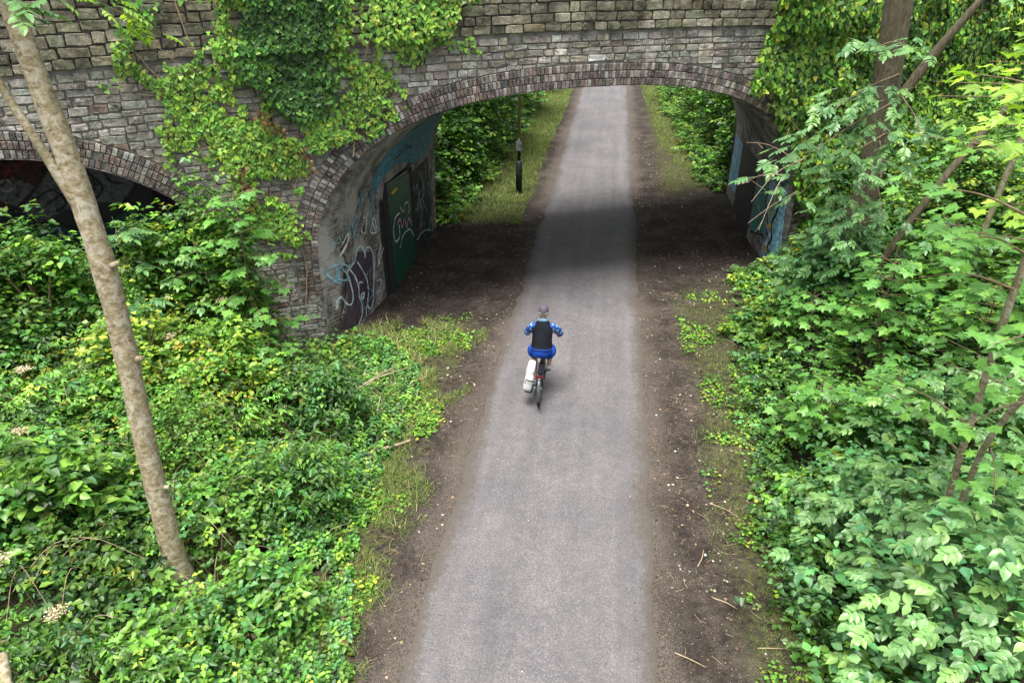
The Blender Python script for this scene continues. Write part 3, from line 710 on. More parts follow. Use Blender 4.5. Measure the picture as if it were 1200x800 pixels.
graffiti('blue spray paint over the door head', wl_fn, [('blue', 'fill', [(1.9, 2.7), (1.5, 3.2), (1.5, 3.7), (2.2, 4.0), (3.6, 3.95), (5.4, 3.85), (6.9, 3.6), (7.0, 2.6), (5.2, 2.55), (4.5, 2.8), (2.9, 3.1), (2.3, 3.0)], 0),
    ('sky', 'line', [(2.0, 3.0), (1.8, 3.3), (2.3, 3.6)], .06), ('dark', 'line', [(2.6, 3.3), (3.4, 3.4), (4.4, 3.15)], .06), ('sky', 'line', [(3.2, 3.0), (3.6, 3.35), (4.2, 3.4)], .03), ('sky', 'line', [(4.6, 2.9), (5.0, 3.2), (5.6, 3.2)], .03)] + [('sky', 'line', [(a_, 3.0 + .1 * (i_ % 3)), (a_ + .1, 3.4), (a_ + .35, 3.75)], .05) for i_, a_ in enumerate((2.0, 2.4, 3.0, 3.6, 4.3, 5.0, 5.6, 6.2))])
rs = random.Random(5); sq = []
for k in range(26):
    a0, z0 = rs.uniform(4.95, 6.7), rs.uniform(.3, 2.1); sq.append((rs.choice(['grey', 'blue', 'plum', 'grey', 'sky']), 'line', [(a0 + rs.uniform(-.18, .18), z0 + rs.uniform(-.28, .28)) for _ in range(4)], rs.uniform(.02, .05)))
graffiti('faded overlapping scrawls on the black boards', hfn, sq, stuff=True)
sq = []
for k in range(22):
    a0, z0 = rs.uniform(.2, 2.3), rs.uniform(.3, 2.6); sq.append((rs.choice(['grey', 'plum', 'grey', 'sky', 'dark']), 'line', [(a0 + rs.uniform(-.2, .2), z0 + rs.uniform(-.3, .3)) for _ in range(4)], rs.uniform(.015, .035)))
for a0, z0, k_ in ((.5, 2.1, 'white'), (.95, 2.35, 'sky'), (1.4, 2.2, 'white'), (1.9, 2.0, 'ice'), (2.05, 1.2, 'white'), (.35, 1.5, 'sky'), (1.7, 2.7, 'blue'), (1.0, 2.9, 'blue')):
    sq.append((k_, 'line', [(a0 + .26 * math.cos(2.1 * q + a0 * 7) * (.4 + .12 * q), z0 + .22 * math.sin(1.7 * q + z0 * 9)) for q in range(6)], .035))
graffiti('faint old scrawls on the limewashed abutment', wl_fn, sq, stuff=True)
# right wall: doorway opening with its shade as a black slab, teal boards, colourful piece, pale blue panel
bk = slab(2.85, 5.6, -0.1, 2.9, 1, -0.9, 0.03, 2.9); o_ = bpart('dark_doorway', bk.v, bk.f, M['frame']); o_['label'] = 'dark doorway opening in the right abutment, its shade as a black slab'
graffiti('teal boards with a multicoloured graffiti piece', wr_fn, [('teal', 'fill', [(2.7, 1.7), (1.7, 2.1), (1.22, 0.62), (2.5, 0.3)], 0), ('dark', 'line', [(2.5, .3), (1.22, .62), (1.3, .5)], .07), ('dark', 'line', [(2.0, 1.9), (1.8, .5)], .03),
    ('sky', 'fill', [(1.5, 2.0), (1.0, 2.25), (0.2, 2.2), (0.1, 0.75), (0.15, 0.1), (1.1, 0.06), (1.24, 1.04)], 0), ('dark', 'line', [(1.44, 1.91), (1.53, 1.46), (1.03, 1.06), (1.11, 0.61), (0.79, 0.37), (.5, .1)], .09),
    ('dark', 'line', [(.9, 2.2), (.55, 2.05), (.5, 1.5), (.7, 1.15), (.5, .8), (.65, .5), (.3, .2)], .10), ('yellow', 'line', [(0.9, 2.14), (0.68, 2.04), (0.73, 1.82), (0.82, 1.63), (0.97, 1.42), (0.79, 1.27)], .16), ('yellow', 'line', [(1.03, 0.94), (0.74, 1.08), (0.71, 0.92)], .12), ('yellow', 'line', [(1.0, 0.34), (0.73, 0.4), (0.79, 0.26)], .13),
    ('white', 'line', [(.6, .9), (.85, .7), (.7, .55), (.95, .5)], .08), ('plum', 'line', [(.95, .75), (.8, .85), (.9, .62)], .09), ('tealdark', 'line', [(1.79, 2.48), (1.32, 2.35), (0.43, 2.32), (0.2, 2.45)], .16)])
graffiti('pale blue painted panel beyond the doorway', wr_fn, [('sky', 'fill', [(5.7, 2.1), (7.3, 2.2), (7.3, 0.45), (5.7, 0.5)], 0), ('blue', 'line', [(5.8, 1.8), (6.4, 1.2), (6.1, .7), (7.0, 1.0)], .09), ('grey', 'line', [(6.2, 2.0), (6.8, 1.5), (7.1, 1.9)], .06)])
# mural in the side arch
mfn = lambda a, b_, o: face_pt(a - .3, b_ * .93 - .05, 0, 3.0 - o)
graffiti('grey star shaped graffiti letters on dark red in the side arch', mfn, [('red_shaded', 'fill', [(-12.6, 4.5), (-10.75, 4.5), (-10.95, 3.4), (-12.6, 3.0)], 0),
    ('grey_shaded', 'fill', [(-11.6, 3.1), (-11.1, 3.7), (-10.75, 4.2), (-10.15, 4.25), (-9.6, 3.5), (-9.9, 3.05), (-10.35, 3.15), (-10.55, 2.55), (-10.8, 3.05), (-11.3, 2.8)], 0), ('grey_shaded', 'fill', [(-11.9, 3.45), (-11.5, 3.85), (-11.2, 3.6), (-11.6, 3.2)], 0),
    ('dark', 'line', [(-10.95, 4.0), (-10.75, 3.5), (-11.1, 3.2)], .05), ('dark', 'line', [(-10.5, 3.95), (-10.6, 3.4), (-10.35, 3.2), (-10.15, 3.5), (-10.4, 3.9)], .05), ('dark', 'line', [(-10.4, 3.7), (-10.3, 3.4), (-10.25, 3.7)], .04),
    ('red', 'line', [(-11.6, 3.9), (-11.2, 4.2), (-10.9, 4.4)], .10), ('tealdark', 'fill', [(-12, 2.6), (-11.2, 2.75), (-10.6, 2.45), (-9.8, 2.9), (-9.3, 2.6), (-9.5, 1.9), (-12, 1.9)], 0),
    ('ice', 'line', [(-11.2, 2.55), (-11.05, 2.65), (-11.1, 2.3), (-11.25, 2.2)], .05), ('dark', 'line', [(-11.6, 3.1), (-11.1, 3.7), (-10.75, 4.2), (-10.15, 4.25), (-9.6, 3.5), (-9.9, 3.05)], .06), ('dark', 'line', [(-10.1, 4.1), (-10.0, 3.6), (-9.8, 3.5)], .05), ('dark', 'line', [(-11.3, 3.3), (-10.95, 3.5), (-10.8, 3.2), (-11.0, 3.0)], .05), ('grey', 'line', [(-11.75, 3.7), (-11.6, 3.8), (-11.5, 3.65), (-11.65, 3.55), (-11.75, 3.7)], .05), ('ice', 'line', [(-11.0, 2.45), (-10.85, 2.4)], .04), ('sky', 'line', [(-10.5, 2.65), (-10.4, 2.5), (-10.35, 2.7)], .03), ('tealdark', 'line', [(-9.3, 3.7), (-8.9, 3.6), (-8.8, 3.2)], .06), ('grey', 'line', [(-9.2, 3.3), (-8.8, 3.35), (-8.6, 3.1)], .04)])

# ================================================================== LAMP POST beyond the bridge
M['post_black'] = plain('black_post', (0.012, 0.013, 0.012), 0.6, 0.4, 8, 0.1)
M['post_green'] = plain('mossy_post', (0.24, 0.26, 0.08), 0.75, 0.35, 8, 0.2)
M['post_grey'] = plain('grey_box', (0.13, 0.14, 0.15), 0.5, 0.25, 8, 0.05)
lp = thing('lamp_post', 'slim post, black below and mossy green above, beyond the bridge on the left', 'lamp post', (-3.1, 23.96, 0))
MB().tube([(0, 0, -.05), (0, 0, 1.1), (0, 0, 1.16)], [.115, .115, .07], 14).build('base', M['post_black'], lp, True)
MB().tube([(0, 0, 1.15), (0, 0, 1.95)], .062, 12).build('lower_pole', M['post_black'], lp, True)
MB().tube([(0, 0, 1.95), (0, 0, 4.6), (0, 0, 6.2)], [.066, .058, .05], 12).build('pole', M['post_green'], lp, True)
bx_ = MB().box((0, -.085, 1.68), (.19, .07, .30)).box((.07, -.10, 1.78), (.09, .06, .10)); bx_.build('control_box', M['post_grey'], lp)
MB().tube([(0, 0, 1.55), (0, 0, 1.60)], .075, 12).build('clamp', M['post_grey'], lp, True)
hd_ = MB().tube([(0, 0, 6.15), (.05, -.1, 6.3), (.1, -.45, 6.36)], .03, 8).box((.14, -.68, 6.36), (.16, .5, .09)); hd_.build('lantern', M['post_grey'], lp)

# ================================================================== BICYCLE
BK = Vector((-0.965, 10.60, 0.042)); BROT = R(1.5)
bike = thing('bicycle', 'black bicycle with rear rack ridden along the middle of the path', 'bicycle', BK, None, BROT)
M['tyre'] = plain('tyre_rubber', (0.012, 0.012, 0.012), 0.8, 0.3, 20, 0.2)
M['rim'] = plain('rim_metal', (0.35, 0.36, 0.37), 0.35, 0.1, 8, 0, 0.8)
M['bike'] = plain('black_frame_paint', (0.012, 0.013, 0.016), 0.3, 0.2, 8, 0)
M['saddle'] = plain('saddle_leather', (0.015, 0.014, 0.014), 0.6, 0.2, 20, 0.1)
M['red_lens'] = plain('red_lens', (0.12, 0.012, 0.018), 0.25, 0.1, 8, 0)
M['mudguard'] = plain('mudguard_silver', (0.10, 0.11, 0.12), 0.3, 0.15, 8, 0, 0.6)
def ring(R0, r, seg=40, sub=10):
    v = []; f = []
    for i in range(seg):
        a = 2 * math.pi * i / seg
        for k in range(sub):
            b = 2 * math.pi * k / sub; q = R0 + r * math.cos(b); v.append((r * math.sin(b), q * math.cos(a), q * math.sin(a)))
    for i in range(seg):
        for k in range(sub): f.append((i * sub + k, i * sub + (k + 1) % sub, ((i + 1) % seg) * sub + (k + 1) % sub, ((i + 1) % seg) * sub + k))
    return v, f
WR = 0.35
for wy in (0.0, 1.12):
    w = MB().tube([(-.05, wy, WR), (.05, wy, WR)], .028, 10).build('wheel', M['rim'], bike, True)
    v, f = ring(WR - .024, .026); part('tyre', [(a, b + wy, c + WR) for a, b, c in v], f, M['tyre'], w, True)
    v, f = ring(WR - .052, .012, 40, 6); part('rim', [(a, b + wy, c + WR) for a, b, c in v], f, M['rim'], w, True)
    sp_ = MB()
    for k in range(18):
        a = 2 * math.pi * k / 18; sp_.tube([(.02 * (-1) ** k, wy, WR), (0, wy + (WR - .055) * math.cos(a), WR + (WR - .055) * math.sin(a))], .0018, 4)
    sp_.build('spokes', M['rim'], w)
fm = MB(); BBk = (0, .45, .29); ST = (0, .33, .80); HT = (0, .86, .82); HB = (0, .90, .68)
for a, b_, r_ in ((BBk, ST, .018), (BBk, HB, .022), ((0, .345, .72), HT, .018), (HT, HB, .022), ((-.03, .45, .29), (-.055, 0, WR), .011), ((.03, .45, .29), (.055, 0, WR), .011),
                  ((-.012, .34, .76), (-.055, 0, WR), .010), ((.012, .34, .76), (.055, 0, WR), .010), (HB, (-.05, 1.12, WR), .014), (HB, (.05, 1.12, WR), .014)):
    fm.tube([a, b_], r_, 8)
fm.build('frame', M['bike'], bike, True)
MB().tube([(0, .47, .35), (0, .78, .60)], .045, 8).build('battery', M['bike'], bike, True)
MB().tube([ST, (0, .31, .93)], .013, 8).build('seat_post', M['rim'], bike, True)
sd_ = MB().tube(smooth_path([(0, .17, .955), (0, .24, .965), (0, .36, .955), (0, .45, .945)], 4), lerp_list([.05, .085, .055, .022], 13), 12)
sd_.v = [(x, y, .955 + (z - .955) * .35) for x, y, z in sd_.v]; sd_.build('saddle', M['saddle'], bike, True)
hb = MB().tube([(0, .855, .84), (0, .87, 1.03)], .014, 8).tube(smooth_path([(-.33, .80, 1.05), (-.22, .86, 1.07), (0, .89, 1.04), (.22, .86, 1.07), (.33, .80, 1.05)], 5), .012, 8)
hbo = hb.build('handlebar', M['bike'], bike, True)
for s_ in (-1, 1): MB().tube([(s_ * .22, .862, 1.068), (s_ * .345, .79, 1.048)], .018, 8).build('grip', M['tyre'], hbo, True)
rk = MB()
for x_ in (-.065, .065): rk.tube(smooth_path([(x_, .26, .76), (x_, .1, .755), (x_, -.18, .75), (x_ * .7, -.22, .75)], 3), .006, 6).tube([(x_, -.02, .75), (x_ * .9, 0, WR)], .006, 6).tube([(x_, -.14, .75), (x_ * .9, 0, WR)], .006, 6)
for y_ in (-.18, -.08, .02, .12, .22): rk.tube([(-.065, y_, .755), (.065, y_, .755)], .005, 6)
rk.box((0, .04, .762), (.085, .36, .012)); rko = rk.build('rack', M['bike'], bike)
MB().box((0, -.225, .735), (.11, .03, .045)).build('rear_light', M['red_lens'], bike)
mgv = []; mgf = []
for wy, a0, a1 in ((0, 0.25, 3.3), (1.12, .4, 2.7)):
    for i in range(22):
        a = a0 + (a1 - a0) * i / 21; k = len(mgv)
        for x_, q in ((-.032, -.010), (-.018, .006), (.018, .006), (.032, -.010)): mgv.append((x_, wy + (WR + .016 + q) * math.cos(a), WR + (WR + .016 + q) * math.sin(a)))
        if i:
            for j in range(3): mgf.append((k - 4 + j, k - 3 + j, k + 1 + j, k + j))
part('mudguard', mgv, mgf, M['mudguard'], bike, True)
cr = MB().tube([(-.06, .45, .29), (.06, .45, .29)], .02, 8).tube([(.06, .45, .29), (.065, .59, .385)], .012, 6).tube([(-.06, .45, .29), (-.065, .31, .195)], .012, 6); cro = cr.build('crank', M['bike'], bike, True)
for s_, y_, z_ in ((1, .59, .385), (-1, .31, .195)): MB().box((s_ * .115, y_, z_), (.09, .075, .022)).build('pedal', M['tyre'], cro)
v, f = ring(.085, .006, 28, 6); part('chainring', [(a + .045, b + .45, c + .29) for a, b, c in v], f, M['rim'], bike, True)
MB().tube([(-.06, .42, .28), (-.13, .36, .03)], .008, 6).build('kickstand', M['rim'], bike)

# white pannier bag hanging on the rack's left side
M['bag'] = plain('white_bag_cloth', (0.66, 0.67, 0.65), 0.6, 0.10, 14, 0.3)
M['strap'] = plain('black_strap', (0.012, 0.012, 0.013), 0.7, 0.2, 14, 0.1)
pb = thing('pannier_bag', 'white pannier bag with black straps hanging left of the bicycle rack', 'bag', BK + Vector((-.20, .0, .34)), None, BROT)
def soft_box(sx, sy, sz, taper=1.0, seed=0):
    bm = bmesh.new(); bmesh.ops.create_cube(bm, size=1.0); bmesh.ops.subdivide_edges(bm, edges=bm.edges[:], cuts=4, use_grid_fill=True)
    r_ = random.Random(seed)
    for v in bm.verts:
        p = v.co.copy(); q = Vector((p.x * 2, p.y * 2, p.z * 2)); l = (abs(q.x) ** 5 + abs(q.y) ** 5 + abs(q.z) ** 5) ** 0.2
        q = q / l; k = 1 + (taper - 1) * (p.z + .5); v.co = Vector((q.x * sx / 2 * k, q.y * sy / 2 * k, q.z * sz / 2)) * (1 + .03 * (r_.random() - .5))
    vs = [v.co.copy() for v in bm.verts]; bm.verts.index_update(); fs = [tuple(v.index for v in f.verts) for f in bm.faces]; bm.free(); return vs, fs
RT = Matrix.Rotation(R(10), 3, 'Y')
v, f = soft_box(.175, .34, .36, .86, 1); part('body', [RT @ p + Vector((0, 0, .18)) for p in v], f, M['bag'], pb, True)
v, f = soft_box(.17, .35, .24, .75, 2); part('flap', [RT @ Matrix.Rotation(R(14), 3, 'X') @ p + Vector((.035, .05, .40)) for p in v], f, M['bag'], pb, True)
st_ = MB()
for y_ in (-.07,): st_.tube([RT @ Vector(p) for p in ((-.095, y_ - .1, .20), (-.092, y_, .27), (-.078, y_ + .1, .36), (.0, y_ + .14, .48))], .009, 6)
st_.tube([RT @ Vector(p) for p in ((-.08, -.172, .27), (0, -.182, .275), (.08, -.172, .27))], .012, 6).tube([RT @ Vector(p) for p in ((-.09, -.15, .27), (-.092, 0, .27), (-.09, .15, .27))], .010, 6)
st_.build('strap', M['strap'], pb, True)
v, f = soft_box(.16, .32, .05, 1, 3); part('base_pad', [RT @ p + Vector((0, 0, .01)) for p in v], f, M['strap'], pb, True)

# ================================================================== RIDER
def skin_mesh(name, joints, edges, matl, parent, sub=2, root=0):
    """joints: name -> (x, y, z, rx, ry)"""
    names = list(joints); me = bpy.data.meshes.new(name)
    me.from_pydata([joints[k][:3] for k in names], [(names.index(a), names.index(b)) for a, b in edges], [])
    o = link(name, me, parent, matl); md = o.modifiers.new('skin', 'SKIN'); md.use_smooth_shade = True
    for i, k in enumerate(names):
        sv = me.skin_vertices[0].data[i]; sv.radius = joints[k][3:5]; sv.use_root = (i == root)
    s = o.modifiers.new('subdivision', 'SUBSURF'); s.levels = sub; s.render_levels = sub
    return o
M['skin'] = plain('skin', (0.46, 0.26, 0.18), 0.5, 0.12, 10, 0.05)
M['jacket'] = None
m, nt, b = mat('blue_jersey'); tc = node(nt, 'ShaderNodeTexCoord').outputs['Object']
vor = node(nt, 'ShaderNodeTexVoronoi'); vor.inputs['Scale'].default_value = 15; nt.links.new(tc, vor.inputs['Vector'])
sx_ = node(nt, 'ShaderNodeSeparateXYZ'); nt.links.new(tc, sx_.inputs[0]); ab = node(nt, 'ShaderNodeMath'); ab.operation = 'ABSOLUTE'; nt.links.new(sx_.outputs[0], ab.inputs[0])
side_ = ramp(nt, ab.outputs[0], [(0.15, (0, 0, 0)), (0.19, (1, 1, 1))])
pt = ramp(nt, vor.outputs['Distance'], [(0.30, (1, 1, 1)), (0.46, (0, 0, 0))])
c = mixc(nt, mixc(nt, 1.0, side_, pt, 'MULTIPLY'), (0.008, 0.05, 0.28), (0.20, 0.38, 0.54))
nt.links.new(c, b.inputs['Base Color']); b.inputs['Roughness'].default_value = 0.6; bump(nt, b, noise(nt, 14, 4, .6, tc), .6, .02); M['jacket'] = m
M['gilet'] = plain('black_gilet', (0.0055, 0.006, 0.010), 0.85, 0.4, 9, 0.8, spec=0.15)
M['shorts'] = plain('royal_blue_shorts', (0.006, 0.042, 0.27), 0.75, 0.45, 9, 1.0, spec=.2)
M['cap'] = plain('mauve_grey_cap', (0.075, 0.06, 0.085), 0.8, 0.2, 16, 0.2)
M['hood'] = plain('light_blue_collar', (0.09, 0.20, 0.29), 0.65, 0.35, 18, 0.4)
M['shoe'] = plain('grey_blue_shoe', (0.12, 0.17, 0.22), 0.6, 0.25, 20, 0.1)
M['sole'] = plain('white_sole', (0.65, 0.66, 0.66), 0.6, 0.1, 20, 0)
M['hair'] = plain('grey_hair', (0.20, 0.19, 0.18), 0.8, 0.3, 50, 0.4)
per = thing('person', 'cyclist in blue jersey, black gilet and mauve cap riding away', 'person', BK, None, BROT)
J = dict(hip=(0, .30, 1.0, .135, .10), waist=(0, .37, 1.14, .125, .09), chest=(0, .47, 1.32, .14, .10), neck0=(0, .545, 1.45, .07, .065), neck=(0, .575, 1.515, .052, .052), head0=(0, .60, 1.575, .07, .085), head1=(0, .61, 1.65, .078, .098), head2=(0, .605, 1.725, .055, .07))
ED = [('hip', 'waist'), ('waist', 'chest'), ('chest', 'neck0'), ('neck0', 'neck'), ('neck', 'head0'), ('head0', 'head1'), ('head1', 'head2')]
for s_, nm in ((-1, 'l'), (1, 'r')):
    J['sh' + nm] = (s_ * .165, .51, 1.405, .062, .06); J['el' + nm] = (s_ * .295, .62, 1.19, .046, .046); J['wr' + nm] = (s_ * .305, .76, 1.085, .032, .028); J['pa' + nm] = (s_ * .295, .82, 1.075, .038, .022)
    ED += [('chest', 'sh' + nm), ('sh' + nm, 'el' + nm), ('el' + nm, 'wr' + nm), ('wr' + nm, 'pa' + nm)]
    for q, (fy_, fz_) in enumerate(((.0, 0), (.022, .004), (.044, .004), (.062, -.002))):          # four fingers over the grip
        x_ = s_ * (.262 + .021 * q); J[f'f{q}a{nm}'] = (x_, .862 - .012 * q, 1.092, .0105, .0105); J[f'f{q}b{nm}'] = (x_, .885 - .012 * q, 1.062, .0095, .0095); J[f'f{q}c{nm}'] = (x_, .868 - .012 * q, 1.038, .008, .008)
        ED += [('pa' + nm, f'f{q}a{nm}'), (f'f{q}a{nm}', f'f{q}b{nm}'), (f'f{q}b{nm}', f'f{q}c{nm}')]
    J['tha' + nm] = (s_ * .255, .80, 1.062, .012, .012); J['thb' + nm] = (s_ * .24, .845, 1.045, .010, .010); ED += [('wr' + nm, 'tha' + nm), ('tha' + nm, 'thb' + nm)]
    if nm == 'r': kn, an, to = (.15, .70, .83), (.125, .545, .455), (.13, .70, .405)
    else: kn, an, to = (-.15, .66, .68), (-.125, .285, .275), (-.13, .42, .215)
    J['th' + nm] = (s_ * .10, .33, .96, .095, .095); J['kn' + nm] = kn + (.062, .062); J['ca' + nm] = tuple(kn[i] * .68 + an[i] * .32 + (0, -.02, 0)[i] for i in range(3)) + (.058, .058); J['an' + nm] = an + (.036, .036); J['to' + nm] = to + (.04, .026)
    ED += [('hip', 'th' + nm), ('th' + nm, 'kn' + nm), ('kn' + nm, 'ca' + nm), ('ca' + nm, 'an' + nm), ('an' + nm, 'to' + nm)]
body = skin_mesh('body', J, ED, M['skin'], per)
for s_ in (-1, 1):                                     # ears
    v, f = soft_box(.022, .045, .065, 1, 5); part('ear', [p + Vector((s_ * .084, .60, 1.625)) for p in v], f, M['skin'], per, True)
v, f = soft_box(.026, .05, .05, .6, 6); part('nose', [p + Vector((0, .715, 1.625)) for p in v], f, M['skin'], per, True)
def loft_rings(rings, seg=22, close=True):
    v = []; f = []
    for i, (xc_, yc_, zc_, rx_, ry_, tilt) in enumerate(rings):
        for k in range(seg):
            a = 2 * math.pi * k / seg; w_ = 1 + .012 * math.sin(5 * a + i * 1.7); v.append((xc_ + rx_ * w_ * math.cos(a), yc_ + ry_ * w_ * math.sin(a), zc_ + tilt * ry_ * math.sin(a)))
        if i:
            for k in range(seg): f.append(((i - 1) * seg + k, (i - 1) * seg + (k + 1) % seg, i * seg + (k + 1) % seg, i * seg + k))
    if close: f.append(tuple(range(seg))[::-1]); f.append(tuple((len(rings) - 1) * seg + k for k in range(seg)))
    return v, f
jm = MB().add(*loft_rings([(0, .275, 1.02, .19, .158, -.3), (0, .285, 1.05, .192, .158, -.3), (0, .32, 1.10, .18, .148, -.3), (0, .375, 1.19, .172, .14, -.3), (0, .435, 1.29, .176, .135, -.3), (0, .48, 1.37, .178, .12, -.3), (0, .515, 1.43, .145, .10, -.2), (0, .545, 1.475, .09, .08, -.2)]))
for s_ in (-1, 1):
    el_ = .02 * (s_ > 0); q = smooth_path([(s_ * .12, .49, 1.39), (s_ * .185, .515, 1.375), (s_ * (.245 + el_), .565, 1.28 + el_), (s_ * (.295 + el_ * 1.5), .62, 1.19 + el_), (s_ * .30, .70, 1.125), (s_ * .30, .755, 1.095)], 4)
    jm.tube(q, lerp_list([.07, .074, .066, .058, .05, .04], len(q)), 14, True, .10)
jm.build('jersey', M['jacket'], per, True)
# gilet: a shell round the torso, open at the arms
gv = []; gf = []; SEG = 20
for i, (yc_, zc_, rx_, ry_) in enumerate([(.292, 1.065, .192, .168), (.325, 1.11, .19, .164), (.375, 1.19, .182, .152), (.435, 1.29, .187, .147), (.48, 1.37, .19, .135), (.515, 1.43, .16, .115), (.545, 1.475, .105, .092), (.555, 1.49, .085, .082)]):
    for k in range(SEG):
        a = 2 * math.pi * k / SEG; gv.append((rx_ * math.cos(a) * (1 + .01 * random.random()), yc_ + ry_ * math.sin(a), zc_ - .3 * ry_ * math.sin(a)))
    if i:
        for k in range(SEG): gf.append(((i - 1) * SEG + k, (i - 1) * SEG + (k + 1) % SEG, i * SEG + (k + 1) % SEG, i * SEG + k))
part('gilet', gv, gf, M['gilet'], per, True)
sm_ = MB().add(*loft_rings([(0, .30, .885, .13, .11, 0), (0, .28, .92, .195, .155, 0), (0, .275, .965, .19, .158, -.1), (0, .28, 1.01, .192, .16, -.2), (0, .295, 1.055, .182, .15, -.25)]))
for s_, k_ in ((-1, (-.15, .54, .80)), (1, (.15, .56, .875))):
    q = smooth_path([(s_ * .12, .28, .965), (s_ * .145, .40, .93), k_], 4); sm_.tube(q, lerp_list([.13, .125, .105], len(q)), 14, True, .04)
sm_.build('shorts', M['shorts'], per, True)
hv, hf = ring(.078, .034, 20, 8); part('collar', [(b_, .545 + c_ * .92, 1.495 + a - .25 * (c_)) for a, b_, c_ in hv], hf, M['hood'], per, True)
# hair at the nape and the cap
v, f = soft_box(.165, .17, .09, 1.05, 8); part('hair', [p + Vector((0, .585, 1.625)) for p in v], f, M['hair'], per, True)
cv = []; cf = []
for i in range(7):
    ph = (math.pi / 2) * i / 6
    for k in range(20):
        a = 2 * math.pi * k / 20; cv.append((.099 * math.cos(ph) ** .8 * math.cos(a), .605 + .118 * math.cos(ph) ** .8 * math.sin(a), 1.655 + .115 * math.sin(ph)))
    if i:
        for k in range(20): cf.append(((i - 1) * 20 + k, (i - 1) * 20 + (k + 1) % 20, i * 20 + (k + 1) % 20, i * 20 + k))
capo = part('cap', cv, cf, M['cap'], per, True)
pk = [(-.075, .70, 1.66), (-.06, .77, 1.648), (0, .795, 1.645), (.06, .77, 1.648), (.075, .70, 1.66)]
part('peak', pk + [(a, b_, c_ + .008) for a, b_, c_ in pk], [(0, 1, 2, 3, 4), (9, 8, 7, 6, 5), (0, 5, 6, 1), (1, 6, 7, 2), (2, 7, 8, 3), (3, 8, 9, 4)], M['cap'], capo)
for s_, (x_, y_, z_) in ((1, (.13, .615, .425)), (-1, (-.13, .345, .235))):
    v, f = soft_box(.095, .27, .085, .82, 9); sh = part('shoe', [Matrix.Rotation(R(-14), 3, 'X') @ p + Vector((x_, y_, z_)) for p in v], f, M['shoe'], per, True)
    v, f = soft_box(.10, .28, .03, 1, 10); part('sole', [Matrix.Rotation(R(-14), 3, 'X') @ (p + Vector((0, 0, -.042))) + Vector((x_, y_, z_)) for p in v], f, M['sole'], sh, True)
    MB().tube([(x_, y_ - .06, z_ + .02), (x_, y_ - .068, z_ + .1)], [.045, .042], 10).build('sock', M['sole'], per, True)

# ================================================================== VEGETATION
def edgeL(y): return np.interp(y, [2, 4.6, 6, 7.4, 10, 11.5, 12.6, 13.2], [-2.35, -2.55, -3.05, -3.35, -3.35, -3.5, -4.6, -5.6]) + 0.35 * (vnoise(np.asarray(y) * 1.4, 1.7, 20) - 0.5)
def edgeR(y): return np.interp(y, [2, 5.5, 8, 12.5, 15, 17, 18.5], [2.75, 2.8, 2.75, 2.95, 3.3, 3.7, 4.3]) + 0.45 * (vnoise(np.asarray(y) * 1.3, 5.7, 21) - 0.5)
def inview(x, y, z, mx=60, my=60):
    q = np.stack([x, y, z - CAM_H], -1); Z = q @ _fw; u = 600 + 800 * (q @ _rt) / np.maximum(Z, .1); v = 400 - 800 * (q @ _up) / np.maximum(Z, .1)
    return (Z > .5) & (u > -mx) & (u < 1200 + mx) & (v > -my) & (v < 800 + my)
def sample(n, x0, x1, y0, y1): return x0 + (x1 - x0) * rnd(n), y0 + (y1 - y0) * rnd(n)

# --- left bank: brambles and nettles
def hpL(x, y):
    d = np.clip(edgeL(y) - x, 0, None)
    return -.75 * sstep(-6.9, -6.0, x) * sstep(9.4, 11.0, y) + 0.5 * sstep(1.9, .4, fyl(x) - y) * sstep(-6.0, -7.0, x) * (np.abs(x - A2C) > 1.9) + 0.12 + 0.45 * sstep(0, 2.0, d) + 0.8 * (vnoise(x * 1.0, y * 1.0, 22) - 0.38) * sstep(.2, 1.5, d) + 0.5 * (vnoise(x * 2.6, y * 2.6, 23) - .5) * sstep(0, 1, d) - .35 * np.exp(-((x + 4.75) ** 2 + (y - 5.0) ** 2) / .35)
und = Leaves()
x, y = sample(38000, -17, -2.2, 2.2, 13.4); g = ground_h(x, y, False); hp = hpL(x, y)
hp = np.maximum(hp, .08)
ok = (x < edgeL(y)) & (y < fyl(x) - 0.15 + 1.6 * (np.abs(x - A2C) < 2.8)) & inview(x, y, g + hp)
bare = (np.hypot((x + 4.75) / 1.0, (y - 3.95) / .42) < 0.55)                # a bare scrape of soil low on the bank
ok &= ~bare
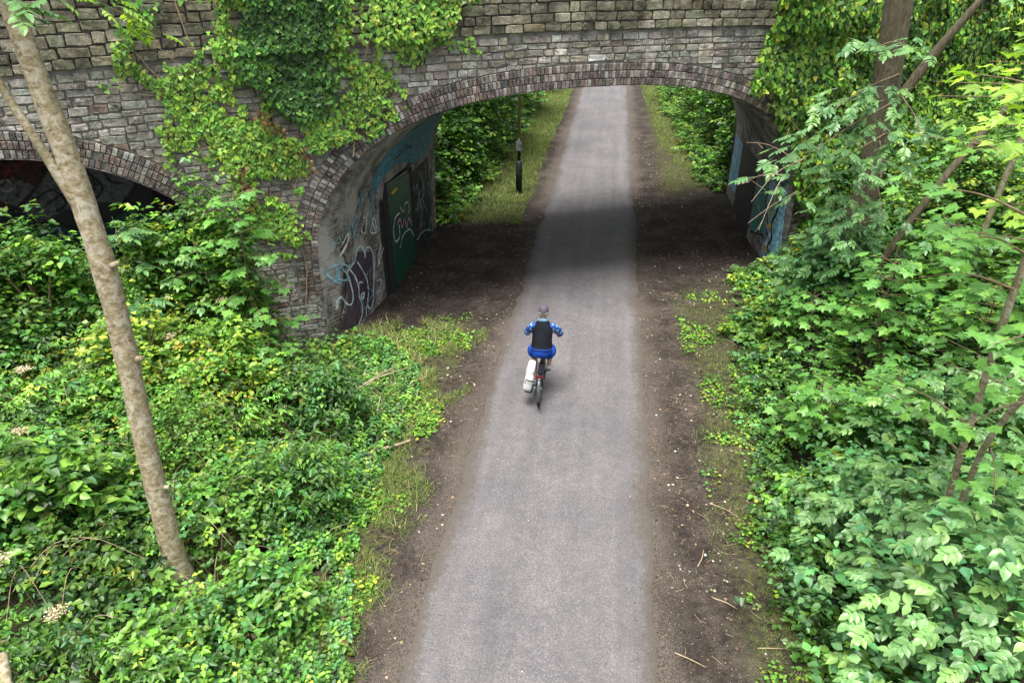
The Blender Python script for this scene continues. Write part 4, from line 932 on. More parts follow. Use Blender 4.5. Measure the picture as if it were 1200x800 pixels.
# thin the nearest zone: it gets nettles instead
nz = vnoise(x * .55, y * .55, 24) + 0.55 * sstep(-5.6, -4.2, x) > 0.72
dens = np.clip(-.25 + 2.0 * (.6 * vnoise(x * 1.3, y * 1.3, 25) + .4 * vnoise(x * 3.1, y * 3.1, 37)), 0, 1)
ok &= rnd(len(x)) < dens
gold = np.exp(-((x + 7.0) ** 2 + (y - 9.6) ** 2) / 2.6) + .55 * np.exp(-((x + 5.9) ** 2 + (y - 7.6) ** 2) / 1.2)
isg = rnd(len(x)) < gold * 0.75
tone_ = .5 + 1.0 * vnoise(x * 1.4, y * 1.4, 46)
spn = .65 * vnoise(x * .75, y * .75, 47) + .35 * vnoise(x * 2.0, y * 2.0, 48) + .05 * nrm_(len(x))
def bram(mask, cols, w):
    for tpl, lo, hi, sz, tri, keep in ((T_LEAF, -1, .44, .078, True, 1), (T_ROUND, .44, .52, .052, True, 1), (T_LEAF, .52, .60, .105, False, 1), (T_NARROW, .60, 2, .09, True, .9)):
        i = np.where(mask & (spn >= lo) & (spn < hi) & (rnd(len(x)) < keep))[0]; dep = rnd(len(i)) ** 1.6
        if len(i) == 0: continue
        k0 = len(und.C); sprigs(und, x[i], y[i], g[i] + hp[i] * (1 - 0.75 * dep) - .08, .38, 5, sz, tpl, cols, w, tri, .75, clumpvar=.14)
        for q in range(k0, len(und.C)):
            m_ = len(und.C[q]) // len(i); und.C[q] = und.C[q] * np.repeat(tone_[i], m_)[:, None]
bram(ok & ~nz & ~isg, [G_DARK, G_MID, G_BRI, G_YEL, G_BLUE], [.12, .42, .32, .02, .12])
bram(ok & ~nz & isg, [G_BRI, G_YEL, G_GOLD, G_MID], [.34, .40, .10, .16])
i = np.where(ok & nz & (rnd(len(x)) < .8))[0]
nettles(und, x[i], y[i], g[i] - .02, np.clip(hp[i] * 1.15, .18, 1.0), .125, [G_MID, G_BLUE, G_BRI, G_DARK, G_YEL], [.38, .26, .28, .06, .02])
# dead leaves and straw caught in it
i = np.where(ok & (rnd(len(x)) < .10))[0]; K = len(i)
und.add(T_LEAF, np.stack([x[i], y[i], g[i] + hp[i] * rnd(K)], -1), nrm_(K, 3) * [1, 1, .3], np.stack([.4 * nrm_(K), .4 * nrm_(K), np.ones(K)], -1), .05 + .05 * rnd(K), pal(K, [BROWN, STRAW, G_GOLD], [.4, .4, .2]))
o = und.build('undergrowth', M['leaf']); tag(o, 'bramble and nettle thicket covering the left bank', 'undergrowth', None, 'stuff')

# --- right bank
def hpR(x, y):
    d = np.clip(x - edgeR(y), 0, None)
    return 0.14 + 0.75 * sstep(0, 1.6, d) + 0.6 * sstep(1.2, 3.5, d) + .6 * (vnoise(x * .9, y * .9, 26) - .4) * sstep(.2, 1.5, d) + .25 * (vnoise(x * 2.7, y * 2.7, 27) - .5) * sstep(0, 1, d)
unr = Leaves()
x, y = sample(24000, 2.5, 15, 2.6, 20.5); g = ground_h(x, y, False); hp = hpR(x, y)
ok = (x > edgeR(y)) & (y < fyl(x) - 0.1 + 2 * ((x < 4.6) & (y < 17.6))) & inview(x, y, g + hp)
ok &= rnd(len(x)) < np.clip(-.1 + 1.9 * (.6 * vnoise(x * 1.2, y * 1.2, 28) + .4 * vnoise(x * 3, y * 3, 38)), 0, 1)
def bramr(mask, cols, w, size, tpl, tri=True):
    i = np.where(mask)[0]; dep = rnd(len(i)) ** 1.6
    sprigs(unr, x[i], y[i], g[i] + hp[i] * (1 - .75 * dep) - .06, .34, 5, size, tpl, cols, w, tri, .5)
k_ = vnoise(x * .6, y * .6, 29)
bramr(ok & (k_ < .5), [G_DARK, G_MID, G_BRI, G_BLUE], [.2, .40, .22, .18], .08, T_LEAF)
bramr(ok & (k_ >= .5), [G_MID, G_BRI, G_YEL, G_BLUE], [.38, .30, .08, .24], .11, T_LEAF)
o = unr.build('undergrowth', M['leaf']); tag(o, 'leafy ground cover and low scrub on the right bank', 'undergrowth', None, 'stuff')

# --- beyond the bridge
far = Leaves()
for sgn, x0, x1 in ((-1, -14, -3.1), (1, 2.6, 12)):
    x, y = sample(7500, x0, x1, 20, 52); back = fyl(x) + BLEN
    g = ground_h(x, y, False)
    e = (-4.3 - .2 * (y < 27) - x) if sgn < 0 else (x - np.interp(y, [20, 26, 30, 40, 52], [4.7, 3.7, 3.5, 3.2, 3.0]))
    e = e + .5 * (vnoise(y * .8, x * .3, 30) - .5); hp = .12 + .9 * sstep(.3, 2.6, e) + 1.9 * sstep(1.6, 4.5, e) + .8 * (vnoise(x * .7, y * .7, 31) - .4) * sstep(.5, 2, e)
    ok = (e > 0) & (y > back + .2); i = np.where(ok)[0]
    sprigs(far, x[i], y[i], g[i] + np.clip(hp[i], .1, 9) * (1 - .9 * rnd(len(i)) ** 1.4), .45, 6, .13, T_LEAF, [G_DARK, G_MID, G_BRI, G_YEL], [.14, .44, .34, .08], True, .5)
o = far.build('undergrowth', M['leaf']); tag(o, 'green scrub lining the path beyond the bridge', 'undergrowth', None, 'stuff')

# --- grass and small herbs on the verges
gr = Leaves()
def turf(n, x0, x1, y0, y1, thr, hgt, cols, w, cond):
    x, y = sample(n, x0, x1, y0, y1); ok = cond(x, y) & (vnoise(x * 2.1, y * 1.6, 33) + .3 * vnoise(x * 7, y * 7, 34) > thr); x, y = x[ok], y[ok]; N = len(x)
    a = rnd(N) * 6.28; ln = .35 + .8 * rnd(N)
    gr.add(T_BLADE, np.stack([x, y, ground_h(x, y) - .005], -1), np.stack([np.cos(a) * ln, np.sin(a) * ln, np.ones(N) * .9], -1), np.stack([-np.cos(a), -np.sin(a), ln], -1), hgt * (.5 + rnd(N)), pal(N, cols, w))
gg = [(0.13, 0.21, 0.04), (0.17, 0.20, 0.05), (0.08, 0.135, 0.03), (0.27, 0.24, 0.12)]
turf(42000, -4.2, -2.35, 4.6, 13.6, .56, .11, gg, [.40, .25, .18, .17], lambda x, y: (x > edgeL(y) - .5) & (rnd(len(x)) < sstep(-2.35, -3.1, x + .75 * (vnoise(y * 1.5, x * 1.1, 35) - .5) + .5 * (vnoise(y * 4.5, x * 4.5, 39) - .5))))
turf(60000, -6, -2.3, 20.5, 50, .30, .18, gg, [.4, .3, .2, .1], lambda x, y: (x < -2.75 + .3 * vnoise(y * .6, .5, 35)))
turf(26000, 1.7, 4.6, 25.5, 50, .34, .16, gg, [.4, .3, .2, .1], lambda x, y: x > np.interp(y, [25, 29, 34, 50], [3.6, 2.7, 2.2, 1.8]))
turf(20000, 1.8, 3.3, 4.5, 16, .70, .07, gg, [.35, .25, .2, .2], lambda x, y: x < edgeR(y) + .2)
# small leafy weeds
def weeds(n, x0, x1, y0, y1, thr, size, cond):
    x, y = sample(n, x0, x1, y0, y1); ok = cond(x, y) & (vnoise(x * 1.7, y * 1.7, 36) > thr); x, y = x[ok], y[ok]
    sprigs(gr, x, y, ground_h(x, y) + .01, .10, 4, size, T_ROUND, [G_MID, G_BRI, G_YEL], [.4, .42, .18], False, .5)
weeds(5200, -4.2, -2.6, 4.5, 13.2, .42, .05, lambda x, y: (x > edgeL(y) - .25) & (x < -2.75))
weeds(2800, 1.9, 3.4, 4.5, 17, .60, .05, lambda x, y: (x < edgeR(y) + .1))
weeds(1300, 2.3, 3.6, 4.5, 18, .3, .055, lambda x, y: (x > edgeR(y) - .28) & (x < edgeR(y) + .2))
weeds(450, -5.0, -3.0, 12.2, 14.5, .5, .045, lambda x, y: y < fyl(x) + .6)
turf(12000, -5.6, -2.8, 9.6, 13.8, .56, .20, gg + [(.36, .31, .18)], [.3, .22, .12, .12, .24], lambda x, y: (rnd(len(x)) < sstep(-2.75, -3.5, x + .6 * (vnoise(y * 2.1, x * 2, 35) - .5))) & (y < fyl(x) + .2 + .8 * vnoise(x * 2, y, 50)))
turf(9000, -9.5, -3.4, 3.0, 11.0, .70, .42, gg + [(.36, .31, .18)], [.25, .25, .15, .12, .23], lambda x, y: (x < edgeL(y) - .3))
o = gr.build('verge_grass', M['grass']); tag(o, 'short grass and small weeds along the path edges', 'grass', None, 'stuff')

# --- leaf litter, chips and twigs on the bare earth
lt = Leaves()
x, y = sample(44000, -5.2, 4.4, 4.2, 34); N0 = (np.abs(x + .5) > 1.5) & ((x > -3.2) | (y > fyl(x))) & (x < np.where(y > fyl(x), 4.2, 3.3)) & (rnd(len(x)) < .15 + 1.3 * sstep(.4, .75, .6 * vnoise(x * 1.6, y * 1.2, 51) + .4 * vnoise(x * 5, y * 5, 52))); x, y = x[N0], y[N0]; K = len(x)
lt.add(T_ROUND, np.stack([x, y, ground_h(x, y) + .008], -1), nrm_(K, 3) * [1, 1, .12], np.stack([.3 * nrm_(K), .3 * nrm_(K), np.ones(K)], -1), 0.009 + .045 * rnd(K) ** 3.0, pal(K, [(0.12, .075, .04), (.22, .16, .10), (.36, .30, .22), (.5, .48, .42), (.07, .045, .03)], [.36, .26, .16, .07, .15]))
x, y = sample(260, -2.0, 1.0, 4.2, 40); K = len(x)
lt.add(T_ROUND, np.stack([x, y, np.full(K, .052)], -1), nrm_(K, 3) * [1, 1, .1], np.stack([.2 * nrm_(K), .2 * nrm_(K), np.ones(K)], -1), .008 + .022 * rnd(K) ** 2, pal(K, [(.2, .13, .08), (.4, .38, .34)], [.6, .4]))
o = lt.build('leaf_litter', M['grass']); tag(o, 'dead leaves and chips scattered on the bare earth', 'leaf litter', None, 'stuff')
tw = MB()
for k in range(420):
    xx = random.choice([random.uniform(1.1, 3.1), random.uniform(1.1, 3.1), random.uniform(-3.0, -2.1)]); yy = random.uniform(4.4, 16); a = random.random() * 6.28; ln = .03 + .22 * random.random() ** 2.5
    p0 = Vector((xx, yy, float(ground_h(xx, yy)) + .012)); d = Vector((math.cos(a), math.sin(a), random.uniform(-.02, .06))); q = Vector((-d.y, d.x, 0)) * random.uniform(-.15, .15)
    tw.tube([p0, p0 + d * ln * .5 + q * ln, p0 + d * ln], [.003, .0035, .002], 4, False)
o = tw.build('twig_litter', M['twig']); tag(o, 'small dry twigs scattered on the bare earth', 'twigs', None, 'stuff')

# --- ivy on the bridge
def inside(poly, x, z):
    r_ = np.zeros(len(x), bool); n = len(poly); j = n - 1
    for i in range(n):
        (xi, zi), (xj, zj) = poly[i], poly[j]
        c_ = ((zi > z) != (zj > z)) & (x < (xj - xi) * (z - zi) / (zj - zi + 1e-12) + xi); r_ ^= c_; j = i
    return r_
def ivy(label, polys, stems, base, extra=None):
    """polys: (outline, leaves per m2, thickness, noise threshold, size, colours, weights)"""
    t = thing('ivy', label, 'ivy', face_pt(base[0], base[1], .05)); B = Vector(t.location); L = Leaves()
    for poly, dens, thick, thr, size, cols, w in polys:
        P = np.array(poly); lo, hi = P.min(0) - .15, P.max(0) + .15; n = int((hi - lo).prod() * dens)
        x = lo[0] + (hi[0] - lo[0]) * rnd(n); z = lo[1] + (hi[1] - lo[1]) * rnd(n)
        xj = x + .36 * (vnoise(x * 2.4, z * 2.4, 40) - .5) * 2 + .05 * nrm_(n); zj = z + .36 * (vnoise(x * 2.4, z * 2.4, 41) - .5) * 2 + .05 * nrm_(n)
        nn = .65 * vnoise(x * 2.2, z * 2.2, 42) + .35 * vnoise(x * 6, z * 6, 43)
        ok = inside(poly, xj, zj) & (nn > thr); x, z = x[ok], z[ok]; K = len(x)
        bulge = thick * (.25 + .9 * vnoise(x * 1.6, z * 1.6, 44)) * (.35 + .65 * rnd(K) ** .6)
        par_ = np.where(z > cornice(x), .1, .02)
        p = np.stack([x + NRM.x * (bulge + par_), fyl(x) + NRM.y * (bulge + par_), z], -1)
        tx = .55 * nrm_(K); d = np.stack([CA * tx, SA * tx, -1 + .35 * nrm_(K)], -1) + np.array([NRM.x, NRM.y, 0]) * .35
        nv = np.array([NRM.x, NRM.y, .55]) + .38 * nrm_(K, 3)
        tone = .65 + .7 * vnoise(x * 3.1, z * 3.1, 45)
        L.add(T_IVY, p, d, nv, size * (.6 + .75 * rnd(K)), pal(K, cols, w, .2) * tone[:, None])
    lo_ = L.build('leaves', M['ivy'], t, B); lo_['kind'] = 'stuff'
    s_ = MB()
    for pts, r_ in stems:
        q = [face_pt(a, b_, .05 if b_ < cornice(a) else .13) - B for a, b_ in pts]; q = smooth_path(q, 5); q = [p + Vector((random.uniform(-.02, .02), 0, random.uniform(-.02, .02))) for p in q]
        s_.tube(q, lerp_list([r_, r_ * .5], len(q)), 5)
    s_.build('stem', M['twig'], t); return t
DK, BR = ([G_DARK, (.05, .13, .025), G_MID, G_BRI], [.30, .36, .24, .10]), ([G_BRI, G_YEL, G_MID, (0.17, 0.30, 0.045)], [.36, .12, .22, .30])
A_ = [(-6.4, 7.1), (-4.85, 7.1), (-4.95, 6.0), (-5.2, 5.3), (-5.5, 4.9), (-5.75, 4.6), (-6.0, 4.75), (-6.25, 5.2), (-6.4, 5.7)]
ivy('dense dark ivy curtain hanging from the parapet between the two arches', [(A_, 1500, .26, .20, .075) + DK, ([(-6.75, 5.3), (-6.2, 5.6), (-5.2, 5.2), (-5.15, 4.6), (-5.75, 3.6), (-6.05, 2.3), (-6.5, 2.3), (-6.9, 3.2)], 950, .12, .36, .075) + BR, ([(-6.9, 7.1), (-4.6, 7.1), (-4.7, 5.6), (-6.8, 5.6)], 520, .2, .38, .075) + BR],
    [([(-6.05, 1.0), (-5.92, 2), (-6.02, 2.8), (-5.8, 4), (-5.7, 5), (-5.6, 6.9)], .013), ([(-6.35, 1.5), (-6.22, 2.6), (-6.32, 3.4), (-6.2, 4.4), (-6.3, 6)], .01)], (-6.0, 1.2))
ivy('bright trailing ivy sprigs spreading left over the spandrel stones', [([(-6.85, 7.1), (-6.2, 7.1), (-6.3, 4.96), (-6.27, 4.3), (-6.92, 4.35), (-7.53, 4.12), (-7.9, 4.78), (-7.33, 5.15), (-7.8, 5.42), (-8.3, 5.75), (-8.1, 6.15), (-7.47, 6.0), (-6.95, 6.0)], 760, .11, .37, .075) + BR,
    ([(-8.1, 7.0), (-7.3, 7.0), (-7.35, 6.65), (-7.9, 6.5)], 420, .12, .42, .08, [G_MID, G_BRI, G_DARK], [.5, .3, .2])],
    [([(-7.1, 3.6), (-7.35, 4.8), (-7.6, 5.6), (-8.0, 6.3)], .015), ([(-6.6, 3.4), (-6.9, 4.6), (-7.4, 5.2), (-7.9, 5.35)], .013), ([(-7.15, 7.0), (-7.1, 6.4), (-7.0, 5.6)], .014), ([(-6.8, 3.8), (-7.2, 4.5), (-7.8, 4.9)], .01), ([(-7.9, 6.9), (-7.6, 6.2), (-7.3, 5.8)], .01), ([(-6.35, 3.3), (-6.6, 3.8), (-7.0, 4.4)], .012)], (-7.0, 3.6))
ivy('bright yellow green ivy tumbling over the parapet right of the curtain', [([(-4.5, 7.1), (-2.75, 7.1), (-2.85, 6.5), (-3.15, 6.1), (-3.45, 5.83), (-4.22, 5.55), (-4.5, 6.1)], 760, .22, .27, .08) + BR,
    ([(-4.95, 5.95), (-4.3, 6.0), (-4.2, 5.42), (-3.9, 4.95), (-4.2, 4.75), (-4.6, 4.45), (-5.2, 4.25), (-5.4, 4.5), (-5.05, 5.17)], 760, .12, .36, .075) + BR, ([(-3.4, 6.05), (-2.4, 6.12), (-2.2, 6.3), (-2.5, 6.0), (-3.3, 5.8)], 240, .06, .42, .075) + BR],
    [([(-4.9, 4.0), (-4.7, 5.2), (-4.4, 6.2), (-4.2, 6.9)], .016), ([(-4.7, 5.2), (-4.3, 5.0), (-4.0, 5.1)], .01)], (-4.9, 4.4))
ivy('leafy ivy bank smothering the right end of the bridge wall', [([(2.9, 7.3), (12.5, 7.3), (12.5, 1.6), (9.56, .9), (5.4, .6), (4.95, 1.5), (4.55, 2.9), (4.2, 3.6), (3.7, 4.2), (3.2, 4.6), (3.1, 5.4)], 520, .6, .16, .105, [G_DARK, G_MID, G_BRI, G_YEL], [.16, .36, .34, .14])],
    [([(5.6, .6), (5.4, 3), (5.0, 5), (4.2, 6.8)], .03), ([(7.5, .8), (7.2, 4), (7.6, 6.8)], .03)], (5.5, .8))
# dry dead sprigs of ivy hanging from the wall
dry = Leaves(); dt = thing('dead_ivy', 'brown withered ivy strands hanging beside the dense curtain', 'ivy', face_pt(-6.9, 3.4, .05)); B_ = Vector(dt.location)
for (xa, za, xb, zb, n) in ((-6.75, 4.1, -6.55, 3.2, 70), (-6.3, 5.0, -6.0, 4.6, 50), (-5.75, 4.3, -5.6, 3.9, 25)):
    s = rnd(n); xx = xa + (xb - xa) * s + .07 * nrm_(n); zz = za + (zb - za) * s + .05 * nrm_(n)
    p = np.stack([xx + NRM.x * .2, fyl(xx) + NRM.y * .2, zz], -1) + np.array([NRM.x, NRM.y, 0]) * .15 * rnd(n, 1)
    dry.add(T_IVY, p, np.stack([.4 * nrm_(n), .4 * nrm_(n), -np.ones(n)], -1), np.array([NRM.x, NRM.y, .4]) + .5 * nrm_(n, 3), .05 + .04 * rnd(n), pal(n, [(.13, .075, .035), (.10, .06, .03), (.22, .16, .09)]))
lo_ = dry.build('leaves', M['grass'], dt, B_); lo_['kind'] = 'stuff'

# ------------------------------------------------------------------ single leaves as objects
def np_mesh(name, parts_, matl, stalk=None):
    L = Leaves()
    for tpl, p, d, n, s in parts_: L.add(tpl, np.array([p]), np.array([d], float), np.array([n], float), np.array([s]), np.array([[.1, .2, .05]]))
    V = np.concatenate(L.V); F = [tuple(r_) for k in L.F.values() for A in k for r_ in A]
    V = [tuple(v) for v in V]
    if stalk:
        v, f = tube(stalk, .004, 4, False); k = len(V); V += [tuple(p) for p in v]; F += [tuple(i + k for i in q) for q in f]
    me = mesh_py(name, V, [tuple(int(i) for i in q) for q in F]); me.materials.append(matl); return me
T_ELLIP = template([(0, 0), (.20, .12), (.30, .35), (.26, .62), (.13, .85), (0, 1.02), (-.13, .85), (-.26, .62), (-.30, .35), (-.20, .12)], .45, .10, .16)
def compound(name, pairs, ll, rachis, matl, wid=1.0, seed=0):
    r_ = random.Random(seed); tp = (T_ELLIP[0] * np.array([wid, 1, 1]), T_ELLIP[1]); ps = []
    zz = lambda s: -.12 * rachis * s * s * 1.5
    for i in range(pairs):
        s = .38 + .5 * i / max(1, pairs - 1) if pairs > 1 else .6
        for sg in (-1, 1):
            a = sg * r_.uniform(.95, 1.25); ps.append((tp, (0, rachis * s, zz(s)), (math.sin(a), math.cos(a), -.15 + r_.uniform(-.1, .1)), (r_.uniform(-.2, .2), r_.uniform(-.2, .2), 1), ll * r_.uniform(.82, 1.05) * (.8 + .3 * math.sin(math.pi * (i + .7) / (pairs + .4)))))
    ps.append((tp, (0, rachis * .98, zz(.98)), (r_.uniform(-.15, .15), 1, -.3), (0, 0.1, 1), ll * 1.08))
    return np_mesh(name, ps, matl, [(0, rachis * s, zz(s)) for s in (0, .35, .7, 1.0)])
ELDER = [compound('elder_leaf', 3, .108, .19, M['elder'], 1.0, i) for i in range(3)] + [compound('elder_leaf', 2, .112, .16, M['elder'], 1.05, 9)]
ASH = [compound('ash_leaf', 4, .105, .27, M['ash'], .82, i + 20) for i in range(3)]
def single(name, matl, seed):
    r_ = random.Random(seed); v, f = T_MAPLE; v = v.copy(); v[:, 2] += .05 * np.sin(v[:, 0] * 7 + seed) ; v[:, 0] *= r_.uniform(.9, 1.1)
    return np_mesh(name, [((v, f), (0, .55, -.06), (0, 1, -.12), (0, 0, 1), 1.0)], matl, [(0, 0, 0), (0, .3, -.01), (0, .57, -.06)])
MAPLE = [single('maple_leaf', M['maple'], i) for i in range(3)]; MAPLEB = [single('maple_leaf', M['maple_bright'], i + 5) for i in range(3)]
def leaf_obj(meshes, parent, p, d, n, scale, name='leaf'):
    o = bpy.data.objects.new(name, random.choice(meshes)); COL.objects.link(o); o.parent = parent
    d = Vector(d).normalized(); n = Vector(n); n = (n - d * n.dot(d)).normalized(); x_ = d.cross(n)
    Mx = Matrix(((x_.x, d.x, n.x, p[0]), (x_.y, d.y, n.y, p[1]), (x_.z, d.z, n.z, p[2]), (0, 0, 0, 1)))
    o.matrix_local = Mx @ Matrix.Diagonal((scale, scale, scale, 1)); return o
U = random.uniform; GA = random.gauss
def gz(x, y): return float(ground_h(x, y))

def elder(label, x, y, rad, top, nleaf, meshes, lobes=9, scale=1.0, low=.35, group=None, cat='shrub', name='elder_shrub'):
    """multi-stemmed shrub: stems fan out to lobes of foliage, each leaf its own piece"""
    z0 = gz(x, y); t = thing(name, label, cat, (x, y, z0), group); H = top - z0
    tips = []
    for i in range(lobes):
        a = 2.4 * i + U(-.3, .3); r_ = rad * math.sqrt((i + .3) / lobes); h = H * (1 - .55 * (r_ / rad) ** 2) * U(.88, 1.05)
        tip = Vector((r_ * math.cos(a), r_ * math.sin(a), h)); tips.append(tip)
        mid = Vector((tip.x * .35, tip.y * .35, h * .55))
        st = smooth_path([(tip.x * .05, tip.y * .05, -.05), mid, tip], 4); MB().tube(st, lerp_list([.022, .006], len(st)), 6, False).build('stem', M['stem_brown'], t, True)
    for k in range(nleaf):
        tip = tips[k % lobes]; a = U(0, 6.28); el = math.asin(U(.0, 1)); rr = rad * U(.22, .46)
        off = Vector((math.cos(a) * math.cos(el) * rr, math.sin(a) * math.cos(el) * rr, math.sin(el) * rr * .75 - rr * .35))
        p = tip + off; p.z = max(p.z, H * low * .3)
        d = Vector((math.cos(a), math.sin(a), U(-.30, .10))); n = Vector((off.x * .3 + GA(0, .2), off.y * .3 + GA(0, .2) - .12, 1))
        leaf_obj(meshes, t, p - d * .05, d, n, scale * U(.75, 1.15))
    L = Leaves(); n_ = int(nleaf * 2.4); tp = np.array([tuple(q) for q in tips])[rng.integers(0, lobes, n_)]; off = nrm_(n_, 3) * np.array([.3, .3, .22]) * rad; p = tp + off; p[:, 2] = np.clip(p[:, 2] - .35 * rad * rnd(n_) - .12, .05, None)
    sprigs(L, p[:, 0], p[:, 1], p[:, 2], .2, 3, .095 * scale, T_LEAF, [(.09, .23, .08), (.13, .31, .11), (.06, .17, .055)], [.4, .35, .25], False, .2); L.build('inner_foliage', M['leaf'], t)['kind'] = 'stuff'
    return t
def sapling(label, base, pts, nleaf, meshes, size, spread, name='sapling', cat='sapling', rstem=.02, tier=None, droop=-.1, start=.25, matl='stem_brown', up=.0):
    """one stem with leafy side shoots; pts relative to base"""
    t = thing(name, label, cat, base); st = smooth_path([(0, 0, -.08)] + list(pts), 5)
    MB().tube(st, lerp_list([rstem, rstem * .35], len(st)), 7, False).build('stem', M[matl], t, True)
    tier = tier or max(3, nleaf // 9); per_ = max(1, nleaf // tier)
    for i in range(tier):
        s = start + (1 - start) * (i + .5) / tier; q = st[min(len(st) - 1, int(s * (len(st) - 1)))]; a = 2.4 * i + U(-.4, .4); ln = spread * (1.15 - .75 * (s - start) / (1 - start)) * U(.75, 1.2)
        e = q + Vector((math.cos(a) * ln, math.sin(a) * ln, ln * up + U(-.05, .12)))
        MB().tube([q, (q + e) / 2 + Vector((0, 0, .05)), e], [rstem * .35, rstem * .25, rstem * .15], 5, False).build('branch', M[matl], t)
        for k in range(per_):
            f = .25 + .75 * (k + .6) / per_; p = q.lerp(e, f) + Vector((GA(0, .05), GA(0, .05), GA(.02, .03))); aa = a + (1 if k % 2 else -1) * U(.3, 1.3)
            leaf_obj(meshes, t, p, (math.cos(aa), math.sin(aa), droop + U(-.2, .12)), (GA(0, .16), GA(0, .16), 1), size * U(.7, 1.2))
    return t

# right: elders near the camera
elder('large elder shrub with big pale green leaflets in the bottom right corner', 3.75, 4.55, 1.15, 3.05, 300, ELDER, 16, 1.0)
elder('elder shrub at the frame edge right of the large corner elder', 4.7, 5.6, 1.1, 3.3, 240, ELDER, 12, 1.0)
elder('lower elder shrub behind the large corner elder beside the earth verge', 3.75, 6.9, .95, 2.05, 230, ELDER, 13, .95)
elder('elder shrub between the leaning stems and the wide right bank scrub', 4.9, 8.2, 1.0, 2.6, 190, ELDER, 11, .95)
# right: maple with two leaning stems reaching over the bank
mp_ = thing('maple_tree', 'near maple with thin leaning stems and broad layered leaves at right edge', 'tree', (4.15, 6.35, gz(4.15, 6.35))); MBs = Vector(mp_.location)
stA = [(4.15, 6.35, 0.2), (3.75, 6.0, 2.4), (3.62, 5.9, 3.4), (3.45, 5.75, 5.1), (3.4, 5.6, 7.2), (3.5, 5.5, 8.6)]; stB = [(4.2, 6.3, .2), (3.85, 5.95, 2.6), (3.75, 5.7, 3.6), (3.95, 5.5, 4.6), (4.3, 5.4, 6.6)]
pa = [p - MBs for p in smooth_path(stA, 6)]; MB().tube(pa, lerp_list([.036, .034, .032, .02], len(pa)), 10, True, .06).build('trunk', M['bark_pale'], mp_, True)
pb_ = [p - MBs for p in smooth_path(stB, 6)]; MB().tube(pb_, lerp_list([.032, .03, .026, .015], len(pb_)), 10, True, .06).build('trunk', M['bark_pale'], mp_, True)
def spray(t, B, root, tip, n, meshes, size, width, bark='stem_brown', rad=.012, droop=-.1):
    q = smooth_path([root, (Vector(root) + Vector(tip)) / 2 + Vector((0, 0, .08)), tip], 6)
    MB().tube([p - B for p in q], lerp_list([rad, rad * .3], len(q)), 6, False).build('branch', M[bark], t, True)
    ax = (Vector(tip) - Vector(root)).normalized(); sd_ = ax.cross(Vector((0, 0, 1))).normalized()
    for k in range(n):
        f = U(.3, 1.05); p = Vector(root).lerp(Vector(tip), f) + sd_ * GA(0, width * (1.1 - .5 * f)) + Vector((0, 0, GA(.03, .07)))
        d = ax * U(.3, 1) + sd_ * GA(0, .8); leaf_obj(meshes, t, p - B, (d.x, d.y, droop + GA(0, .12)), (GA(0, .16), GA(0, .16), 1), size * U(.7, 1.15))
for root, tip, n, ms, sz, wd in (
    ((3.45, 5.75, 4.9), (2.75, 5.9, 4.9), 13, MAPLE, .125, .20), ((3.45, 5.75, 5.2), (2.65, 5.35, 5.45), 15, MAPLE, .12, .20), ((3.42, 5.7, 5.5), (2.85, 6.6, 5.5), 14, MAPLE, .12, .22),
    ((3.9, 5.5, 4.6), (3.0, 5.0, 4.75), 13, MAPLE, .12, .20), ((3.8, 5.6, 3.9), (3.1, 5.2, 3.75), 13, MAPLE, .125, .22), ((3.62, 5.9, 3.4), (3.1, 6.6, 3.4), 13, MAPLE, .12, .22), ((4.0, 5.5, 4.7), (3.6, 4.9, 4.3), 12, MAPLE, .12, .22),
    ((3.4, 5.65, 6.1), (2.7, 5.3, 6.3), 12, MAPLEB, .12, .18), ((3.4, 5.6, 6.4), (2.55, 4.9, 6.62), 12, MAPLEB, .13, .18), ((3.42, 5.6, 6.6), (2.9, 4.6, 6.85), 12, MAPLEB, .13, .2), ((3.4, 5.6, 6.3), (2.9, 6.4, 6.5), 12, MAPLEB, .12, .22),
    ((3.75, 5.7, 3.3), (3.5, 5.0, 3.2), 11, MAPLE, .12, .2), ((3.7, 6.0, 3.0), (3.2, 7.1, 3.05), 13, MAPLE, .12, .24), ((3.42, 5.7, 5.8), (3.3, 6.9, 5.9), 13, MAPLE, .12, .25), ((3.4, 5.6, 7.0), (3.8, 6.6, 7.5), 12, MAPLEB, .12, .25), ((3.45, 5.5, 8.0), (3.0, 5.0, 8.3), 12, MAPLE, .12, .25)):
    spray(mp_, MBs, root, tip, int(n * 1.4), ms, sz * 1.05, wd * 1.15)
mq_ = thing('maple_tree', 'second near maple, mostly crown, filling the top right corner', 'tree', (5.2, 6.2, gz(5.2, 6.2))); MQs = Vector(mq_.location)
q = smooth_path([(5.2, 6.2, .4), (5.0, 6.1, 3), (4.7, 6.0, 5.5), (4.5, 5.9, 7.5), (4.6, 5.8, 9)], 6); MB().tube([p - MQs for p in q], lerp_list([.07, .06, .05, .03], len(q)), 10, True, .06).build('trunk', M['bark_pale'], mq_, True)
for k in range(22):
    hz_ = U(3.4, 7.0); rt_ = (4.75, 6.0, hz_ - .1); tx_, ty_ = U(2.7, 4.4), U(4.9, 8.2)
    u_, v_, z_ = px_of((tx_, ty_, hz_))
    if u_ < 1045: tx_ += .6
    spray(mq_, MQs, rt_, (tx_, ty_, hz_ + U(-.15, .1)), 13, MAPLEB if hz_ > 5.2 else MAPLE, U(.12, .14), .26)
mr_ = thing('maple_tree', 'third maple on the upper bank behind the leaning stems, with bright spreading sprays', 'tree', (6.3, 8.9, gz(6.3, 8.9))); MRs = Vector(mr_.location)
